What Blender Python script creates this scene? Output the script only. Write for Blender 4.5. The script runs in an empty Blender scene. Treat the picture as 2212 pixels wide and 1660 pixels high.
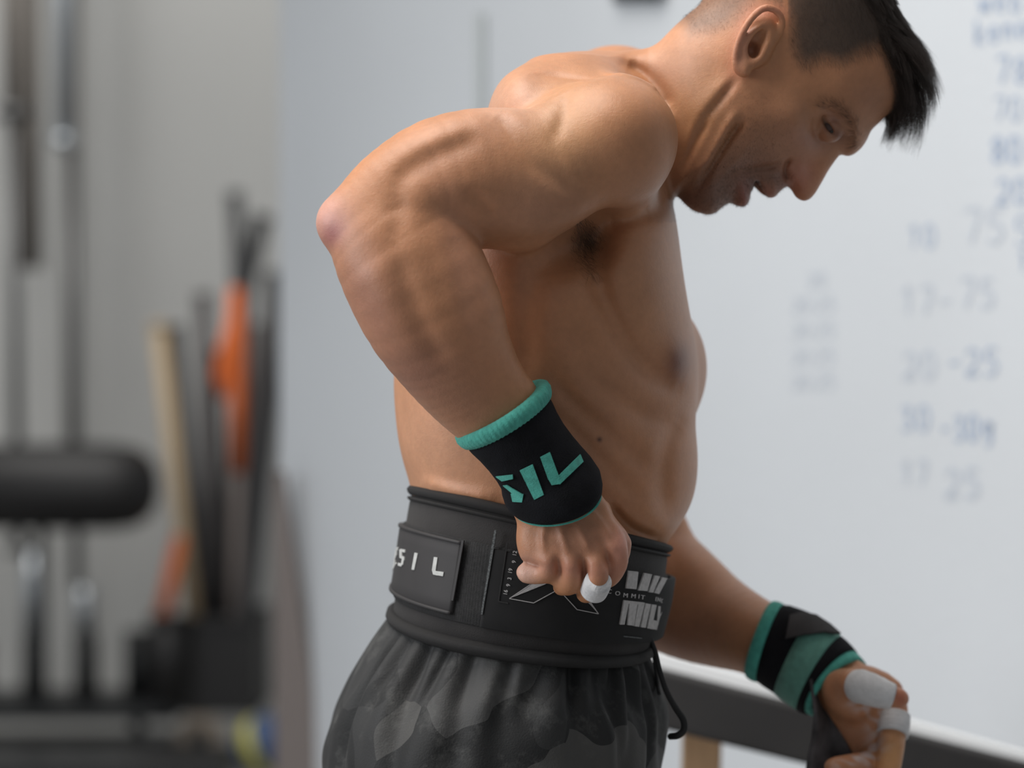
import bpy, bmesh, math, random
import numpy as np
from mathutils import Vector, Matrix
random.seed(7); rng = np.random.default_rng(7)
sc = bpy.context.scene
COL = sc.collection

# ------------------------------------------------------------ camera, light, exposure
D0 = 2.5          # distance from the lens to the man's near side (focus)
FP = 6375.0       # focal length in photo pixels
CZ = 1.237        # lens height
cam_d = bpy.data.cameras.new('camera'); cam = bpy.data.objects.new('camera', cam_d); COL.objects.link(cam)
cam.location = (0, -D0, CZ); cam.rotation_euler = (math.pi/2, 0, 0)
cam_d.sensor_width = 36; cam_d.lens = 36*FP/2212
cam_d.clip_end = 60
cam_d.dof.use_dof = True; cam_d.dof.focus_distance = D0-0.02; cam_d.dof.aperture_fstop = 3.2
sc.camera = cam
w = bpy.data.worlds.new('world'); sc.world = w; w.use_nodes = True
w.node_tree.nodes['Background'].inputs[0].default_value = (0.90, 0.95, 1.0, 1)
w.node_tree.nodes['Background'].inputs[1].default_value = 0.29
sc.view_settings.view_transform = 'Standard'; sc.view_settings.look = 'None'
sc.view_settings.gamma = 1; sc.view_settings.use_curve_mapping = False
sc.view_settings.exposure = 0.0
sc.cycles.use_denoising = True
sc.cycles.max_bounces = 8

def area(name, loc, target, sx, sy, power, col):
    l = bpy.data.lights.new(name, 'AREA'); l.shape = 'RECTANGLE'; l.size = sx; l.size_y = sy
    l.energy = power; l.color = col
    o = bpy.data.objects.new(name, l); COL.objects.link(o); o.location = loc
    o.rotation_euler = (Vector(target)-Vector(loc)).to_track_quat('-Z', 'Y').to_euler()
    return o
area('ceiling_light_panel', (-0.9, -0.1, 3.5), (0.0, 0.2, 1.2), 2.0, 2.2, 92, (1.0, 0.97, 0.93))
area('window_daylight', (-2.9, -0.9, 1.9), (0.1, 0.2, 1.25), 1.4, 1.6, 56, (0.93, 0.96, 1.0))
area('far_hall_light', (-1.8, 5.2, 3.8), (-1.0, 7.4, 0.9), 2.5, 1.5, 74, (1.0, 0.98, 0.95))

# ------------------------------------------------------------ helpers
def P(px, py, d):
    k = (D0+d)/FP
    return (((px-1106)*k), d, CZ+(830-py)*k)
def RR(r, d): return r*(D0+d)/FP

def tag(o, label=None, cat=None, group=None, kind=None):
    if label: o['label'] = label
    if cat: o['category'] = cat
    if group: o['group'] = group
    if kind: o['kind'] = kind
    return o
def empty(name, loc=(0, 0, 0)):
    o = bpy.data.objects.new(name, None); COL.objects.link(o); o.location = loc; o.empty_display_size = .05
    return o
def link(name, me, mat=None, parent=None, smooth=False):
    o = bpy.data.objects.new(name, me); COL.objects.link(o)
    if mat: me.materials.append(mat)
    if parent:
        o.parent = parent; o.matrix_parent_inverse = Matrix.Translation(-Vector(parent.location)) if parent.parent is None else parent_inv(parent)
    if smooth:
        me.polygons.foreach_set('use_smooth', [True]*len(me.polygons))
    return o
def parent_inv(p):
    # parents here are only ever translated; sub-parts hang from parts that sit at the world origin
    t = Vector((0, 0, 0)); q = p
    while q is not None:
        t += Vector(q.location) if q.parent is None else (Vector(q.location)+q.matrix_parent_inverse.translation)
        q = q.parent
    return Matrix.Translation(-t)
def mesh(name, verts, faces, mat=None, parent=None, smooth=False):
    me = bpy.data.meshes.new(name); me.from_pydata([tuple(v) for v in verts], [], [tuple(f) for f in faces]); me.update()
    return link(name, me, mat, parent, smooth)
def bm_obj(name, bm, mat=None, parent=None, smooth=False):
    bmesh.ops.recalc_face_normals(bm, faces=bm.faces)
    me = bpy.data.meshes.new(name); bm.to_mesh(me); bm.free()
    return link(name, me, mat, parent, smooth)
def add_box(bm, c, s, rot=None, bevel=0.0):
    r = bmesh.ops.create_cube(bm, size=1.0)
    M = Matrix.Translation(Vector(c)) @ (rot.to_4x4() if rot else Matrix.Identity(4)) @ Matrix.Diagonal((s[0], s[1], s[2], 1))
    bmesh.ops.transform(bm, matrix=M, verts=r['verts'])
    if bevel:
        es = list({e for v in r['verts'] for e in v.link_edges})
        bmesh.ops.bevel(bm, geom=es, offset=bevel, segments=3, affect='EDGES', profile=0.5)
def add_tube(bm, pts, rads, n=20, cap=True):
    pts = [Vector(p) for p in pts]; rings = []
    up = Vector((0, 1, 0.01)).normalized()
    for i, p in enumerate(pts):
        t = (pts[min(i+1, len(pts)-1)]-pts[max(i-1, 0)]).normalized()
        a = t.cross(up); a = a.normalized() if a.length > 1e-4 else t.cross(Vector((1, 0, 0))).normalized()
        b = t.cross(a)
        rings.append([bm.verts.new(p+(a*math.cos(2*math.pi*k/n)+b*math.sin(2*math.pi*k/n))*rads[i]) for k in range(n)])
    for i in range(len(rings)-1):
        for k in range(n):
            bm.faces.new((rings[i][k], rings[i][(k+1) % n], rings[i+1][(k+1) % n], rings[i+1][k]))
    if cap:
        bm.faces.new(rings[0]); bm.faces.new(rings[-1])
def spline(pts, n):
    """Catmull-Rom through the rows of pts, n samples"""
    P_ = np.asarray(pts, float)
    if len(P_) < 3:
        t = np.linspace(0, 1, n)[:, None]; return P_[0]*(1-t)+P_[-1]*t
    Q = np.vstack([2*P_[0]-P_[1], P_, 2*P_[-1]-P_[-2]])
    u = np.linspace(0, len(P_)-1-1e-6, n); i = u.astype(int); t = (u-i)[:, None]
    a, b, c, d = Q[i], Q[i+1], Q[i+2], Q[i+3]
    return .5*((2*b)+(-a+c)*t+(2*a-5*b+4*c-d)*t*t+(-a+3*b-3*c+d)*t**3)

# ------------------------------------------------------------ materials
def mat(name, col, rough=.6, metal=0, noise=None, bump=None, spec=.5, coat=0, sheen=0, attr=False, sss=0, fine=None):
    m = bpy.data.materials.new(name); m.use_nodes = True
    nt = m.node_tree; b = nt.nodes['Principled BSDF']
    b.inputs['Base Color'].default_value = (*col, 1); b.inputs['Roughness'].default_value = rough
    b.inputs['Metallic'].default_value = metal; b.inputs['Specular IOR Level'].default_value = spec
    b.inputs['Coat Weight'].default_value = coat
    b.inputs['Sheen Weight'].default_value = sheen
    tc = nt.nodes.new('ShaderNodeTexCoord'); src = None
    if attr:
        at = nt.nodes.new('ShaderNodeAttribute'); at.attribute_name = 'Col'; src = at.outputs['Color']
    def tex(scale, detail=4, stretch=None):
        n = nt.nodes.new('ShaderNodeTexNoise'); n.inputs['Scale'].default_value = scale; n.inputs['Detail'].default_value = detail
        if stretch:
            mp = nt.nodes.new('ShaderNodeMapping'); mp.inputs['Scale'].default_value = stretch
            nt.links.new(tc.outputs['Object'], mp.inputs[0]); nt.links.new(mp.outputs[0], n.inputs['Vector'])
        else: nt.links.new(tc.outputs['Object'], n.inputs['Vector'])
        return n.outputs['Fac']
    for (scale, lo, hi, stretch) in (noise or []):
        f = tex(scale, 5, stretch)
        r = nt.nodes.new('ShaderNodeMapRange'); r.inputs['From Min'].default_value = .3; r.inputs['From Max'].default_value = .7
        r.inputs['To Min'].default_value = lo; r.inputs['To Max'].default_value = hi
        nt.links.new(f, r.inputs['Value'])
        mx = nt.nodes.new('ShaderNodeMix'); mx.data_type = 'RGBA'; mx.blend_type = 'MULTIPLY'; mx.inputs['Factor'].default_value = 1
        if src: nt.links.new(src, mx.inputs[6])
        else: mx.inputs[6].default_value = (*col, 1)
        nt.links.new(r.outputs[0], mx.inputs[7]); src = mx.outputs[2]
    if src: nt.links.new(src, b.inputs['Base Color'])
    prev = None
    for (scale, dist, stretch) in (bump or []):
        bp = nt.nodes.new('ShaderNodeBump'); bp.inputs['Strength'].default_value = 1; bp.inputs['Distance'].default_value = dist
        nt.links.new(tex(scale, 3, stretch), bp.inputs['Height'])
        if prev: nt.links.new(prev, bp.inputs['Normal'])
        prev = bp.outputs['Normal']
    if prev: nt.links.new(prev, b.inputs['Normal'])
    if sss:
        b.inputs['Subsurface Weight'].default_value = sss
        b.inputs['Subsurface Radius'].default_value = (1.0, .35, .18); b.inputs['Subsurface Scale'].default_value = .007
    return m
M = {}
M['skin'] = mat('skin', (.5, .3, .2), .43, attr=True, noise=[(28, .93, 1.06, None), (160, .95, 1.05, None)],
                bump=[(380, .00022, None), (1300, .00022, None)], sss=.2, spec=.42)
M['wall'] = mat('painted_wall', (.60, .625, .65), .75, noise=[(1.2, .95, 1.03, None)], bump=[(60, .0006, None)])
M['wall_far'] = mat('grey_painted_wall', (.50, .50, .485), .8, noise=[(.8, .95, 1.04, None)], bump=[(40, .001, None)])
M['ceil'] = mat('ceiling_paint', (.7, .7, .7), .9)
M['floor'] = mat('rubber_floor', (.30, .30, .30), .8, noise=[(90, .6, 1.5, None)])
M['black'] = mat('black_painted_steel', (.016, .017, .018), .45)
M['steel'] = mat('chromed_steel', (.46, .49, .52), .4, metal=.85)
M['bar'] = mat('bar_steel', (.12, .12, .12), .4, metal=.6)
M['pad'] = mat('black_vinyl', (.012, .011, .011), .5)
M['greypost'] = mat('grey_brown_steel', (.20, .18, .16), .55)
M['orange'] = mat('orange_foam', (.75, .16, .03), .7, noise=[(30, .85, 1.1, None)])
M['tan'] = mat('pale_wood', (.50, .38, .24), .6, noise=[(20, .85, 1.1, (12, 12, 1))])
M['woodleg'] = mat('brown_wood', (.42, .26, .14), .6, noise=[(20, .8, 1.1, (12, 12, 1))])
M['darkpipe'] = mat('dark_grey_plastic', (.035, .035, .037), .5)
M['greypipe'] = mat('grey_plastic', (.075, .068, .068), .5)
M['blue'] = mat('blue_vinyl', (.05, .09, .20), .5)
M['yellow'] = mat('yellow_vinyl', (.60, .55, .10), .5)
M['beige'] = mat('beige_rubber', (.30, .25, .20), .7)
M['brownstrip'] = mat('brown_grey', (.17, .145, .135), .8)
M['benchtop'] = mat('black_bench_vinyl', (.014, .0125, .012), .6, noise=[(15, .8, 1.2, None)])
M['ink'] = mat('blue_marker_ink', (.36, .43, .55), .6)
M['fink'] = mat('faded_blue_marker_ink', (.50, .54, .60), .6)
M['seam'] = mat('grey_plastic_trunking', (.50, .53, .53), .7)
M['hair'] = mat('dark_brown_hair', (.030, .019, .014), .45, spec=.4)
M['clip'] = mat('clipped_brown_hair', (.045, .028, .019), .5)
M['lash'] = mat('black_lash', (.01, .008, .006), .5)
M['bodyhair'] = mat('brown_body_hair', (.05, .028, .016), .5)
M['eye'] = mat('eye_white', (.085, .055, .048), .5, spec=.2)
M['iris'] = mat('dark_iris', (.02, .012, .008), .35)
M['mouth'] = mat('mouth_inside', (.05, .018, .014), .5)
M['neo'] = mat('black_neoprene', (.024, .021, .020), .85, noise=[(35, .82, 1.2, None)], bump=[(900, .0004, None)], sheen=.05)
M['rim'] = mat('black_ribbed_binding', (.012, .0105, .010), .75, bump=[(700, .0006, (6, 6, .3))])
M['rubber'] = mat('black_rubber_patch', (.027, .024, .024), .65, noise=[(20, .9, 1.15, None)], bump=[(2500, .0001, None)])
M['nylon'] = mat('black_nylon_webbing', (.014, .013, .013), .8, noise=[(300, .6, 1.5, None)])
M['velcro'] = mat('black_velcro_strap', (.006, .0055, .0055), .85, noise=[(60, .8, 1.3, None)])
M['whiteprint'] = mat('white_rubber_print', (.50, .50, .48), .6, noise=[(220, .8, 1.05, None)])
M['greyprint'] = mat('silver_grey_print', (.46, .44, .43), .6, noise=[(300, .8, 1.1, None)])
M['edge'] = mat('grey_edge_stitching', (.085, .09, .09), .85, noise=[(900, .3, 1.9, None)])
M['band'] = mat('black_knit', (.0055, .0055, .007), .95, noise=[(60, .7, 1.5, None)], bump=[(900, .0007, None)], spec=.25)
M['teal'] = mat('teal_knit', (.07, .36, .29), .9, noise=[(160, .82, 1.15, None)], bump=[(900, .0006, None)], sheen=.1)
M['tealdull'] = mat('teal_knit_stretched', (.12, .30, .24), .9, noise=[(160, .85, 1.1, None)], bump=[(900, .0005, None)], sheen=.1)
M['leather'] = mat('dark_grey_grip_leather', (.040, .036, .037), .8, noise=[(38, .5, 3.2, None)], bump=[(120, .0006, None)])
M['flap'] = mat('charcoal_wrap_flap', (.022, .019, .019), .75, noise=[(50, .7, 1.5, None)])
M['tape'] = mat('white_athletic_tape', (.66, .65, .65), .85, noise=[(90, .85, 1.05, None)], bump=[(350, .0006, None)])
M['litband'] = mat('white_lit_band', (.85, .86, .86), .6)  # white of the added strip that imitates brightly lit wall
M['cord'] = mat('black_cord', (.010, .010, .010), .8)

# weave on the webbing: a real fine bump of rows
def weave(m, sc_, dist):
    nt = m.node_tree; b = nt.nodes['Principled BSDF']
    tc = nt.nodes.new('ShaderNodeTexCoord'); v = nt.nodes.new('ShaderNodeTexVoronoi'); v.inputs['Scale'].default_value = sc_
    v.inputs['Randomness'].default_value = .15
    bp = nt.nodes.new('ShaderNodeBump'); bp.inputs['Distance'].default_value = dist
    nt.links.new(tc.outputs['Object'], v.inputs['Vector']); nt.links.new(v.outputs['Distance'], bp.inputs['Height'])
    nt.links.new(bp.outputs[0], b.inputs['Normal'])
weave(M['nylon'], 900, .0006)

def camo_mat():
    m = bpy.data.materials.new('dark_camouflage_cloth'); m.use_nodes = True
    nt = m.node_tree; b = nt.nodes['Principled BSDF']; b.inputs['Roughness'].default_value = .7
    b.inputs['Sheen Weight'].default_value = .02
    tc = nt.nodes.new('ShaderNodeTexCoord'); L = nt.links.new
    wn = nt.nodes.new('ShaderNodeTexNoise'); wn.inputs['Scale'].default_value = 9; L(tc.outputs['Object'], wn.inputs['Vector'])
    va = nt.nodes.new('ShaderNodeVectorMath'); va.operation = 'SCALE'; va.inputs['Scale'].default_value = .10
    vb = nt.nodes.new('ShaderNodeVectorMath'); vb.operation = 'ADD'
    L(wn.outputs['Color'], va.inputs[0]); L(tc.outputs['Object'], vb.inputs[0]); L(va.outputs[0], vb.inputs[1])
    vo = nt.nodes.new('ShaderNodeTexVoronoi'); vo.inputs['Scale'].default_value = 15; L(vb.outputs[0], vo.inputs['Vector'])
    sp = nt.nodes.new('ShaderNodeSeparateColor'); L(vo.outputs['Color'], sp.inputs[0])
    cr = nt.nodes.new('ShaderNodeValToRGB'); e = cr.color_ramp; e.interpolation = 'LINEAR'
    e.elements[0].position = 0; e.elements[0].color = (.006, .0055, .005, 1)
    e.elements[1].position = 1; e.elements[1].color = (.060, .057, .052, 1)
    for p_, c_ in ((.42, .006), (.45, .018), (.68, .019), (.71, .042)):
        q = e.elements.new(p_); q.color = (c_, c_*.98, c_*.96, 1)
    L(sp.outputs[0], cr.inputs[0])
    n2 = nt.nodes.new('ShaderNodeTexNoise'); n2.inputs['Scale'].default_value = 26; n2.inputs['Detail'].default_value = 8
    n2.inputs['Roughness'].default_value = .7; L(tc.outputs['Object'], n2.inputs['Vector'])
    r2 = nt.nodes.new('ShaderNodeMapRange'); r2.inputs['From Min'].default_value = .52; r2.inputs['From Max'].default_value = .78
    r2.inputs['To Max'].default_value = .6
    L(n2.outputs['Fac'], r2.inputs['Value'])
    mx = nt.nodes.new('ShaderNodeMix'); mx.data_type = 'RGBA'; L(r2.outputs[0], mx.inputs['Factor'])
    L(cr.outputs[0], mx.inputs[6]); mx.inputs[7].default_value = (.13, .128, .12, 1)
    L(mx.outputs[2], b.inputs['Base Color'])
    n3 = nt.nodes.new('ShaderNodeTexNoise'); n3.inputs['Scale'].default_value = 600; L(tc.outputs['Object'], n3.inputs['Vector'])
    bp = nt.nodes.new('ShaderNodeBump'); bp.inputs['Distance'].default_value = .0003; L(n3.outputs['Fac'], bp.inputs['Height'])
    L(bp.outputs[0], b.inputs['Normal'])
    return m
M['camo'] = camo_mat()
# ------------------------------------------------------------ the room
def wall_quad(name, a, b, z0, z1, th, m):
    """a wall slab from a=(x,y) to b=(x,y), thickness th behind it"""
    a = Vector((a[0], a[1], 0)); b = Vector((b[0], b[1], 0)); n = (b-a).normalized().cross(Vector((0, 0, 1)))*-th
    vs = []
    for p in (a, b, b+n, a+n):
        vs.append((p.x, p.y, z0))
    for p in (a, b, b+n, a+n):
        vs.append((p.x, p.y, z1))
    fs = [(0, 1, 5, 4), (1, 2, 6, 5), (2, 3, 7, 6), (3, 0, 4, 7), (4, 5, 6, 7), (3, 2, 1, 0)]
    return tag(mesh(name, vs, fs, m), kind='structure')
ZT = 4.2
def on_wall(px):   # the white wall runs a little away from the lens towards the left: distance beyond the man
    return 2.05-(px-600)*(2.05-1.25)/1612
def WP(px, py, off=0.0):
    """a point on the white wall seen along (px,py)"""
    ax, ay = WA; bx, by = WB
    # ray x = (px-1106)/FP*(y+D0)
    k = (px-1106)/FP
    m_ = (by-ay)/(bx-ax)
    y = (ay+m_*(k*D0-ax))/(1-m_*k)
    y -= off
    t = (y+D0)/FP
    return Vector(((px-1106)*t, y, CZ+(830-py)*t))
WA = (P(604, 830, 3.3)[0], 3.3); WB_ = P(2212, 830, 1.25); WB = (WB_[0]+0.5, 1.25-0.5*(3.3-1.25)/(WB_[0]-WA[0]))
wall_quad('wall_back', WA, WB, 0, ZT, .16, M['wall'])
wall_quad('wall_left', (-4.2, 7.6), (2.2, 7.6), 0, ZT, .2, M['wall_far'])
fl = bmesh.new(); add_box(fl, (0, 2.0, -.05), (9.4, 12.4, .1)); tag(bm_obj('floor', fl, M['floor']), kind='structure')
cl = bmesh.new(); add_box(cl, (0, 2.0, ZT+.05), (9.4, 12.4, .1)); tag(bm_obj('ceiling', cl, M['ceil']), kind='structure')

# thin trunking on the white wall, and a dark bracket at the frame's top
def on_wall_box(name, px0, px1, py0, py1, th, m, lift=0.0):
    c = [WP(px0, py0, lift), WP(px1, py0, lift), WP(px1, py1, lift), WP(px0, py1, lift)]
    f = [Vector((v.x, v.y-th, v.z)) for v in c]
    return mesh(name, c+f, [(0, 1, 2, 3), (7, 6, 5, 4), (0, 4, 5, 1), (1, 5, 6, 2), (2, 6, 7, 3), (3, 7, 4, 0)], m)
tag(on_wall_box('cable_trunking', 1026, 1046, 30, 420, .012, M['seam']), 'slim grey vertical cable trunking on the white wall above the bent back', 'trunking')
tag(on_wall_box('wall_bracket', 1322, 1420, -60, 4, .05, M['black']), 'dark bracket on the white wall at the very top of the picture', 'bracket')

# marker writing on the wall
GL = {'0': [[(0.1, .5), (.2, .95), (.6, 1), (.8, .6), (.7, .1), (.35, 0), (.1, .3), (.1, .5)]],
      '1': [[(.2, .75), (.5, 1), (.45, 0)]],
      '2': [[(.1, .8), (.4, 1), (.8, .8), (.6, .4), (.1, 0), (.85, .05)]],
      '3': [[(.1, .95), (.7, .95), (.4, .55), (.8, .3), (.5, 0), (.1, .1)]],
      '5': [[(.8, 1), (.25, 1), (.2, .6), (.6, .6), (.8, .3), (.5, 0), (.1, .1)]],
      '7': [[(.1, 1), (.8, 1), (.4, 0)]],
      '8': [[(.5, .5), (.15, .75), (.5, 1), (.8, .75), (.5, .5), (.15, .22), (.5, 0), (.85, .25), (.5, .5)]],
      'g': [[(.8, .7), (.4, .75), (.2, .45), (.5, .25), (.8, .5), (.8, .7), (.75, -.1), (.3, -.2)]],
      '-': [[(.15, .45), (.8, .5)]], '.': [[(.4, .0), (.5, .08)]], ' ': [],
      'b': [[(.2, 1), (.2, 0), (.6, 0), (.75, .3), (.5, .55), (.2, .4)]],
      'k': [[(.2, 1), (.2, 0)], [(.75, .6), (.25, .3), (.8, 0)]],
      'e': [[(.2, .3), (.75, .35), (.6, .6), (.3, .55), (.2, .2), (.5, 0), (.8, .1)]],
      'n': [[(.2, .6), (.2, 0)], [(.2, .4), (.5, .6), (.75, .45), (.75, 0)]],
      'w': [[(.1, .6), (.3, 0), (.5, .5), (.7, 0), (.9, .6)]],
      'o': [[(.5, .6), (.2, .4), (.25, .05), (.6, 0), (.8, .3), (.5, .6)]],
      'm': [[(.1, .6), (.1, 0)], [(.1, .4), (.3, .6), (.5, .4), (.5, 0)], [(.5, .4), (.7, .6), (.9, .4), (.9, 0)]]}
def handwriting(text, px, py, hpx, m, slope=0.0, wpx=None, th=5.0):
    wpx = wpx or hpx*.62; vs = []; fs = []
    for i, ch in enumerate(text):
        for st in GL.get(ch, []):
            q = spline([(a*wpx+px+i*wpx*1.15, py+hpx*(1-b)+slope*i*wpx) for a, b in st], 4*len(st))
            for j in range(len(q)):
                t = q[min(j+1, len(q)-1)]-q[max(j-1, 0)]; n = np.array([-t[1], t[0]])/(np.hypot(*t)+1e-6)*th/2
                for s in (-1, 1):
                    v = WP(q[j][0]+s*n[0], q[j][1]+s*n[1], .0015); vs.append(v)
                if j:
                    k = len(vs); fs.append((k-4, k-3, k-1, k-2))
    return vs, fs
wall_obj = bpy.data.objects['wall_back']
def write(text, px, py, h, m='ink', **kw):
    vs, fs = handwriting(text, px, py, h, m, **kw)
    mesh('handwriting', vs, fs, M[m], wall_obj)
write('web', 2112, -22, 48, slope=-.05, th=6)
write('kenom', 2104, 44, 52, slope=-.22, th=7, wpx=26)
write('78', 2150, 125, 54, th=7); write('70', 2146, 212, 48); write('80', 2140, 298, 52, th=8); write('20.', 2152, 388, 52, th=7)
write('10', 1962, 488, 46); write('75', 2080, 455, 70, 'fink', th=8); write('5', 2190, 470, 60); write('1', 2198, 545, 40)
write('17-', 1945, 622, 56, 'fink', th=7); write('75', 2072, 605, 60, 'fink', th=8)
write('20', 1950, 762, 56, 'fink', th=8); write('-25', 2045, 755, 56, th=6)
write('30', 1945, 880, 50, th=6); write('-30g', 2030, 900, 52, th=7, wpx=26)
write('17', 1945, 1000, 46, 'fink', th=8); write('25', 2040, 1015, 60, 'fink', th=9)
for y in (590, 645, 700, 757, 812):
    write('20', 1712 if y > 600 else 1745, y, 30, 'fink', th=4)
    if y > 600: write('25', 1762, y-4, 32, 'fink', th=4)

# ------------------------------------------------------------ far left: bar rack, bars, bin of sticks
FD = 6.9      # depth of the rack beyond the man
def FPt(px, py, d=FD): return P(px, py, d)
def vbar(name, pts, d, m, parent=None, n=16):
    """pts: (px, py, radius_px)"""
    bm = bmesh.new(); add_tube(bm, [P(x, y, d) for x, y, r in pts], [RR(r, d) for x, y, r in pts], n)
    return bm_obj(name, bm, m, parent, True)
def pxbox(name, x0, x1, y0, y1, d, depth, m, parent=None, bevel=.004):
    a = P(x0, y1, d); b = P(x1, y0, d)
    bm = bmesh.new(); add_box(bm, ((a[0]+b[0])/2, d+depth/2, (a[2]+b[2])/2), (b[0]-a[0], depth, b[2]-a[2]), bevel=bevel)
    return bm_obj(name, bm, m, parent)
rack = tag(empty('bar_storage_rack', P(150, 1660, FD)), 'black upright bar storage rack with open tubes on a dark base, far left', 'rack')
pxbox('base_rail', -260, 378, 1518, 1560, FD-.15, .45, M['black'], rack)
for x0, x1, y0 in ((-60, -20, 1385), (47, 95, 1375), (160, 212, 1372), (268, 330, 1362)):
    vbar('holder_tube', [((x0+x1)/2, 1522, (x1-x0)/2), ((x0+x1)/2, y0, (x1-x0)/2)], FD, M['black'], rack, 20)
for x in (-240, 282):
    pxbox('rack_leg', x, x+28, 1558, 1716, FD-.1, .06, M['black'], rack)
pxbox('lower_rail', -260, 375, 1612, 1650, FD-.15, .4, M['black'], rack)

def barbell(label, top, bottom, shaftx, m_shaft, group, sleeve_top_end, sleeve_bot):
    e = tag(empty('barbell', P(*bottom[:2], FD)), label, 'barbell', group)
    sx0, sx1 = shaftx
    vbar('shaft', [(sx0, sleeve_top_end-6, 12), (sx1, sleeve_bot+4, 12)], FD, m_shaft, e)
    return e
b1 = tag(empty('barbell', P(35, 1480, FD)), 'leftmost upright barbell with dark collar, standing in the black rack', 'barbell', 'barbells stored upright in the rack')
vbar('shaft', [(26, 246, 13), (40, 1190, 13)], FD, M['bar'], b1)
vbar('sleeve', [(22, -420, 22), (27, 236, 22)], FD, M['greypost'], b1)
vbar('collar', [(26, 228, 38), (27, 256, 38)], FD, M['bar'], b1)
vbar('collar', [(40, 1180, 34), (40, 1196, 34)], FD, M['bar'], b1)
vbar('sleeve', [(70, 1190, 21), (71, 1376, 21)], FD-.0, M['steel'], b1)
b2 = tag(empty('barbell', P(180, 1480, FD)), 'upright barbell with bright chrome sleeve, right one of the two in the rack', 'barbell', 'barbells stored upright in the rack')
vbar('shaft', [(152, 320, 12), (166, 1270, 12)], FD, M['bar'], b2)
vbar('sleeve', [(136, -420, 21), (138, 300, 21)], FD, M['steel'], b2)
vbar('collar', [(138, 292, 27), (139, 318, 27)], FD, M['steel'], b2)
vbar('sleeve', [(182, 1268, 21), (184, 1373, 21)], FD, M['steel'], b2)
tag(vbar('rack_post', [(62, -420, 26), (66, 580, 26)], FD+.25, M['greypost']), 'grey brown square post behind the leftmost barbell', 'post')
tag(vbar('wall_pipe', [(152, -420, 18), (156, 960, 16)], FD+.5, M['greypost']), 'thin grey pipe running down the far grey wall behind the chrome barbell', 'pipe')

# padded roller lying across the bars
bm = bmesh.new()
prof = [(-330, 20), (-326, 60), (-310, 92), (240, 94), (295, 86), (325, 64), (340, 34), (344, 8)]
cy = 1052
rings = []
for x, r in prof:
    c = P(x, cy, FD-.4); rr = RR(r, FD-.4)
    rings.append([bm.verts.new((c[0], c[1]+rr*math.cos(t*math.pi/16), c[2]+rr*math.sin(t*math.pi/16))) for t in range(32)])
for i in range(len(rings)-1):
    for k in range(32): bm.faces.new((rings[i][k], rings[i][(k+1) % 32], rings[i+1][(k+1) % 32], rings[i+1][k]))
bm.faces.new(rings[0]); bm.faces.new(rings[-1])
roll = tag(empty('padded_roller', P(0, cy, FD-.4)), 'thick black padded roller held level in front of the upright barbells', 'roller')
bm_obj('pad', bm, M['pad'], roll, True)
for x in (-60, 90):
    vbar('support_post', [(x, cy+60, 12), (x, 1520, 12)], FD-.32, M['black'], roll)

# bin with sticks
BD = 6.7
bin_ = tag(empty('stick_bin', P(465, 1545, BD)), 'black square bin full of sticks, standing right of the rack', 'bin')
a = P(385, 1545, BD); b = P(556, 1335, BD); wt = b[0]-a[0]; ht = b[2]-a[2]
bm = bmesh.new()
for (cx_, cy_, sx_, sy_) in ((0, 0, 1, .05), (0, 1, 1, .05), (0, .5, .05, 1), (1, .5, .05, 1)):
    pass
add_box(bm, (a[0]+wt/2, BD, a[2]+ht/2), (wt, .012, ht)); add_box(bm, (a[0]+wt/2, BD+.52, a[2]+ht/2), (wt, .012, ht))
add_box(bm, (a[0]+.006, BD+.26, a[2]+ht/2), (.012, .52, ht)); add_box(bm, (b[0]-.006, BD+.26, a[2]+ht/2), (.012, .52, ht))
add_box(bm, (a[0]+wt/2, BD+.26, a[2]+.008), (wt, .52, .016))
bm_obj('bin_body', bm, M['pad'], bin_)
bm = bmesh.new(); add_box(bm, (a[0]+wt/2, BD-.008, b[2]-.012), (wt+.03, .02, .03), bevel=.004); bm_obj('rim', bm, M['pad'], bin_)
cub = tag(empty('stick_cup', P(360, 1520, BD-.1)), 'small black cup holding one orange stick, left of the big bin', 'cup')
c0 = P(362, 1520, BD-.1); c1 = P(362, 1332, BD-.1)
bm = bmesh.new(); add_tube(bm, [c0, c1], [RR(36, BD-.1), RR(40, BD-.1)], 24); bm_obj('cup_body', bm, M['pad'], cub, True)
bm = bmesh.new(); add_tube(bm, [Vector(c1)-Vector((0, 0, .02)), Vector(c1)+Vector((0, 0, .004))], [RR(43, BD-.1)]*2, 24); bm_obj('rim', bm, M['pad'], cub, True)
def stick(label, name, pts, m, d, cat='stick', cap=True):
    e = tag(empty(name, P(pts[-1][0], pts[-1][1], d)), label, cat, 'sticks in the bin')
    bm = bmesh.new(); add_tube(bm, [P(x, y, d) for x, y, r in pts], [RR(r, d) for x, y, r in pts], 18); bm_obj('pole', bm, m, e, True)
    if cap:
        x, y, r = pts[0]; dx = (pts[1][0]-x)/max(1, abs(pts[1][1]-y))
        bm = bmesh.new(); add_tube(bm, [P(x-dx*4, y-4, d), P(x+dx*14, y+14, d)], [RR(r+1.5, d)]*2, 18); bm_obj('end_cap', bm, m, e, True)
    return e
stick('pale wooden dowel leaning left out of the black bin', 'wooden_dowel', [(342, 700, 17), (436, 1500, 17)], M['tan'], BD+.07)
stick('dark grey pipe beside the pale dowel in the bin', 'plastic_pipe', [(376, 708, 18), (450, 1500, 18)], M['darkpipe'], BD+.14)
stick('mid grey pipe rising just left of the orange foam', 'plastic_pipe', [(438, 636, 17), (462, 1500, 22)], M['greypipe'], BD+.21)
stick('grey pipe in the middle of the bin behind the others', 'plastic_pipe', [(452, 760, 20), (476, 1500, 22)], M['greypipe'], BD+.42)
stick('tallest black stick standing upright above the orange foam', 'training_stick', [(507, 418, 16), (520, 700, 17), (512, 1500, 18)], M['darkpipe'], BD+.28)
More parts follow.
